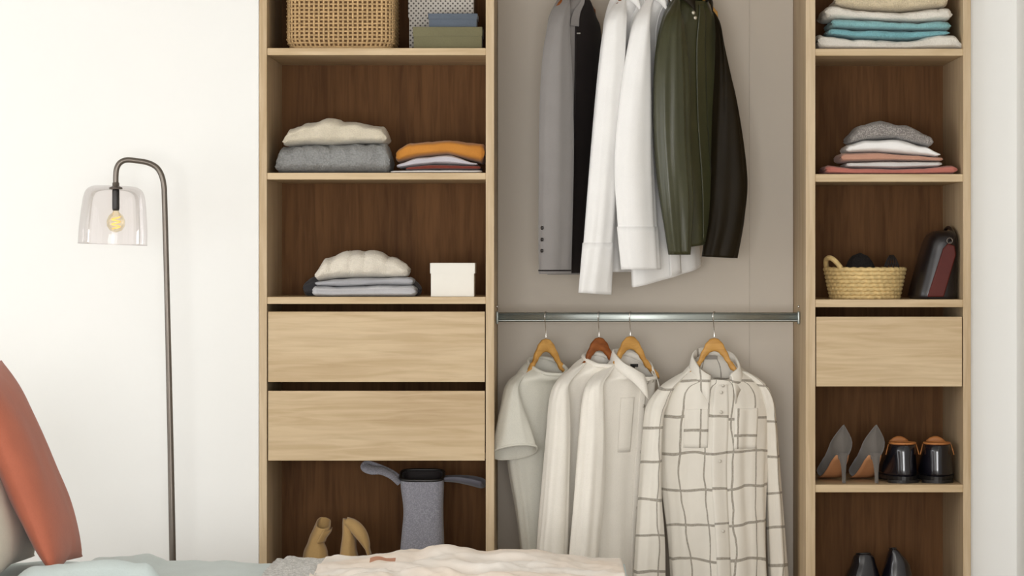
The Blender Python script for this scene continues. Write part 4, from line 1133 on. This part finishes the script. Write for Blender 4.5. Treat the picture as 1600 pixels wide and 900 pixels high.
# ------------------------------------------------------------------ bed
M['bed_fabric'] = m_cloth('beige_bed_fabric', 'CFC6B8', 500, 0.3)
M['mattress'] = m_cloth('mattress_ticking', 'E8E4DC', 500, 0.2)
M['sage'] = m_cloth('pale_sage_linen', 'CFDBDA', 500, 0.3, 0.03, 0.02)
M['throw_grey'] = m_knit('grey_white_boucle', 'F4F2EE', 75, 1.0, 0.5, 'A3A19A')
M['throw_cream'] = m_cloth('cream_peach_cotton', 'F6E7D8', 500, 0.25, 0.06, 0.02)
def m_throw():
    t = NT('cream_peach_printed_cotton'); c = lin('F7EADC'); v = t.coord(rnd=False)
    base = t.ramp(t.noise(v, 3.5, 2), [(0.35, lin('F8E8D8')), (0.62, lin('FBF4EC'))])
    sp = t.n('ShaderNodeSeparateXYZ'); t.l(v, sp.inputs[0])
    bend = t.math('MULTIPLY', t.math('SUBTRACT', t.noise(v, 9, 1), 0.5), 0.10)
    m = t.math('MULTIPLY', t.math('LESS_THAN', t.math('ABSOLUTE', t.math('ADD', sp.outputs[0], 0.262)), 0.036),
               t.math('LESS_THAN', t.math('ABSOLUTE', t.math('SUBTRACT', t.math('ADD', sp.outputs[1], bend), 0.44)), 0.016))
    t.l(t.mix(t.math('MULTIPLY', m, 0.8), base, lin('B86A3A')), t.b.inputs['Base Color'])
    t.b.inputs['Roughness'].default_value = 0.9
    t.bump(t.noise(v, 120, 3), 0.25, 0.0015); return t.m
M['throw_cream'] = m_throw()
M['terracotta'] = m_cloth('terracotta_linen', 'B4654C', 450, 0.35, 0.06, 0.03)
M['beige_pillow'] = m_cloth('oatmeal_linen', 'CFC6B6', 450, 0.3, 0.05, 0.03)
BX0, BX1, BY0, BY1 = -1.86, 0.16, -2.75, -1.06
t = thing('bed', 'bed along the bottom edge, in front of the wardrobe', 'bed', ((BX0+BX1)/2, (BY0+BY1)/2, 0))
box('bed_frame', BX0, BX1+0.02, BY0-0.02, BY1+0.02, 0.06, 0.20, 'bed_fabric', t, 0.015)
box('mattress', BX0+0.02, BX1, BY0, BY1, 0.201, 0.37, 'mattress', t, 0.04)
box('headboard', BX0-0.09, BX0-0.001, BY0-0.05, BY1+0.03, 0.0, 0.98, 'bed_fabric', t, 0.03)
for x in (BX0+0.1, BX1-0.1):
    for y in (BY0+0.1, BY1-0.1):
        V, Fc = lathe((x, y, 0), [(0.018, 0.0003), (0.025, 0.06)], 16, True, True); mesh_obj('leg', V, Fc, 'oak_v', t)
def prof(tab, y):
    return [(W(a, 0, y).x, W(0, b, y).z) for a, b in tab]
DUV = prof([(-180, 880), (40, 884), (72, 883), (130, 884), (150, 874), (190, 871), (228, 869), (246, 875), (256, 881), (330, 882), (440, 885), (1000, 886)], -1.12)
def sheet(name, label, cat, x0, x1, ynear, yfar, drop, zfun, mat, nx, ny, nd, thick, r=0.03):
    """cloth lying on the bed and hanging over its far edge"""
    rows = []
    for j in range(ny+nd+1):
        row = []
        for i in range(nx+1):
            x = x0 + (x1-x0)*i/nx
            if j <= ny:
                y = ynear + (yfar-ynear)*j/ny; z = zfun(x, y)
            else:
                f = (j-ny)/nd; zt = zfun(x, yfar)
                y = yfar + r*math.sin(min(1, f*3)*PI/2) + 0.008*math.sin(x*24)*f
                z = zt - r*(1-math.cos(min(1, f*3)*PI/2)) - max(0, f-0.33)/0.67*(drop)
            row.append(Vector((x, y, z)))
        rows.append(row)
    V, Fc = rings_mesh(rows, False)
    o = mesh_obj(name, V, Fc, mat, None, True, ((x0+x1)/2, (ynear+yfar)/2, 0.37), None, thick)
    return tag(o, label, cat)
def zduv(x, y):
    ridge = sinterp(DUV, x) - 0.385
    g = math.exp(-((y+1.13)/0.22)**2)
    fold_ = 0.070*math.exp(-((y+1.66)/0.06)**2)*sinterp([(-1.50, 0), (-1.38, 0.9), (-1.10, 1.0), (-1.03, 0)], x)
    return 0.388 + fold_ + ridge*(0.35+0.65*g) + 0.006*noise.noise(Vector((x*7, y*5, 0))) + 0.004*noise.noise(Vector((x*18, y*9, 3)))
sheet('duvet', 'pale sage green linen duvet on the bed', 'duvet', BX0+0.03, BX1+0.015, BY0+0.03, BY1, 0.16, zduv, 'sage', 200, 60, 12, 0.012)
THR = prof([(505, 886), (520, 877), (560, 873), (600, 867), (626, 862), (650, 863), (676, 855), (700, 853), (724, 857), (756, 864), (790, 858), (830, 861), (880, 870), (930, 877), (962, 881), (990, 889)], -1.14)
GRT = prof([(428, 892), (436, 880), (446, 872), (470, 875), (500, 877), (530, 875), (580, 880)], -1.14)
def zthr(x, y):
    zd = zduv(min(x, BX1), y)
    h = max(0.006, sinterp(THR, x) - zd)
    g = math.exp(-((y+1.15)/0.10)**2); g2 = 0.55 + 0.45*math.cos((y+1.15)*26 + 5*noise.noise(Vector((x*4, 1, 0))))
    n1 = noise.noise(Vector((x*9, y*12+x*5, 1.0))); n2 = noise.noise(Vector((x*26+y*8, y*22, 2.0)))
    rid = 1 - abs(noise.noise(Vector((x*8 - y*6, y*9, 5.0))))*2.2
    rid2 = 1 - abs(noise.noise(Vector((x*17 + y*10, y*14, 9.0))))*2.2
    z = zd + 0.018 + (h-0.018)*(g + (1-g)*0.5*g2) + (0.010*n1 + 0.003*n2 + 0.012*max(0, rid-0.3) + 0.004*max(0, rid2-0.3))*(0.40+0.60*(1-g))
    z = max(z, zd + 0.016)
    e = (x - (BX1 + 0.004)) / 0.03
    if e > 0: z -= 0.16*min(1, e)**1.4
    return z
tx0, tx1 = THR[0][0], BX1+0.036
sheet('throw_blanket', 'crumpled cream and peach throw lying across the bed', 'blanket', tx0, tx1, -2.3, BY1+0.004, 0.10, zthr, 'throw_cream', 220, 110, 12, 0.006)
def zgrt(x, y):
    g = math.exp(-((y+1.15)/0.15)**2)
    return max(zduv(x, y) + 0.014, zduv(x, y) + 0.014 + (sinterp(GRT, x) - zduv(x, y) - 0.014)*(0.5+0.5*g)) + 0.003*noise.noise(Vector((x*60, y*60, 0)))
sheet('knit_throw', 'grey and white knitted throw beside the cream one on the bed', 'blanket', GRT[0][0], tx0+0.005, -2.2, BY1+0.003, 0.12, zgrt, 'throw_grey', 70, 110, 12, 0.006)

def cushion(name, label, cat, cb, lean, w, h, thick, mat, seed, plump=0.55):
    """cushion standing on its lower edge at cb; its flat side faces along x, leaning towards -x"""
    cb = Vector(cb); up = Vector((-math.sin(R(lean)), 0, math.cos(R(lean)))); nrm = Vector((up.z, 0, -up.x)); N = 36
    V, Fc = [], []
    def pt(u, v, sg):
        e = (1-abs(u)**2.6)*(1-abs(v)**2.6)
        pin = 1 - 0.06*(abs(u)**2)*(1-abs(v)) - 0.0
        q = noise.noise(Vector((u*2.2+seed, v*2.2, sg)))
        th_ = thick/2*(max(0, e)**plump)*(1+0.12*q) + 0.004
        return cb + up*(h/2*(1+v*(1-0.05*(1-abs(u))))) + Vector((0, u*w/2*(1-0.05*(1-abs(v))), 0)) + nrm*(sg*th_)
    for sg in (1, -1):
        for i in range(N+1):
            for j in range(N+1): V.append(pt(-1+2*i/N, -1+2*j/N, sg))
    n1 = (N+1)**2
    for s in (0, 1):
        for i in range(N):
            for j in range(N):
                a = s*n1 + i*(N+1)+j; q = [a, a+1, a+N+2, a+N+1]; Fc.append(q if s == 0 else q[::-1])
    bd = [i*(N+1) for i in range(N+1)] + [N*(N+1)+j for j in range(1, N+1)] + [i*(N+1)+N for i in range(N-1, -1, -1)] + [j for j in range(N-1, 0, -1)]
    for a, b in zip(bd, bd[1:]+bd[:1]): Fc.append([a, b, b+n1, a+n1])
    o = mesh_obj(name, V, Fc, mat, None, True, tuple(cb)); return tag(o, label, cat)
yc = -1.34
cb = W(106, 884, yc); zt = zduv(cb.x, yc)
cushion('cushion', 'terracotta linen cushion leaning at the head of the bed', 'cushion', (cb.x, yc, zt+0.022), 22.5, 0.44, 0.60, 0.115, 'terracotta', 1.0)
cb = W(26, 884, yc)
cushion('pillow', 'oatmeal beige pillow leaning behind the terracotta cushion', 'pillow', (cb.x, yc-0.06, zt+0.02), 24, 0.62, 0.5, 0.17, 'beige_pillow', 4.0)
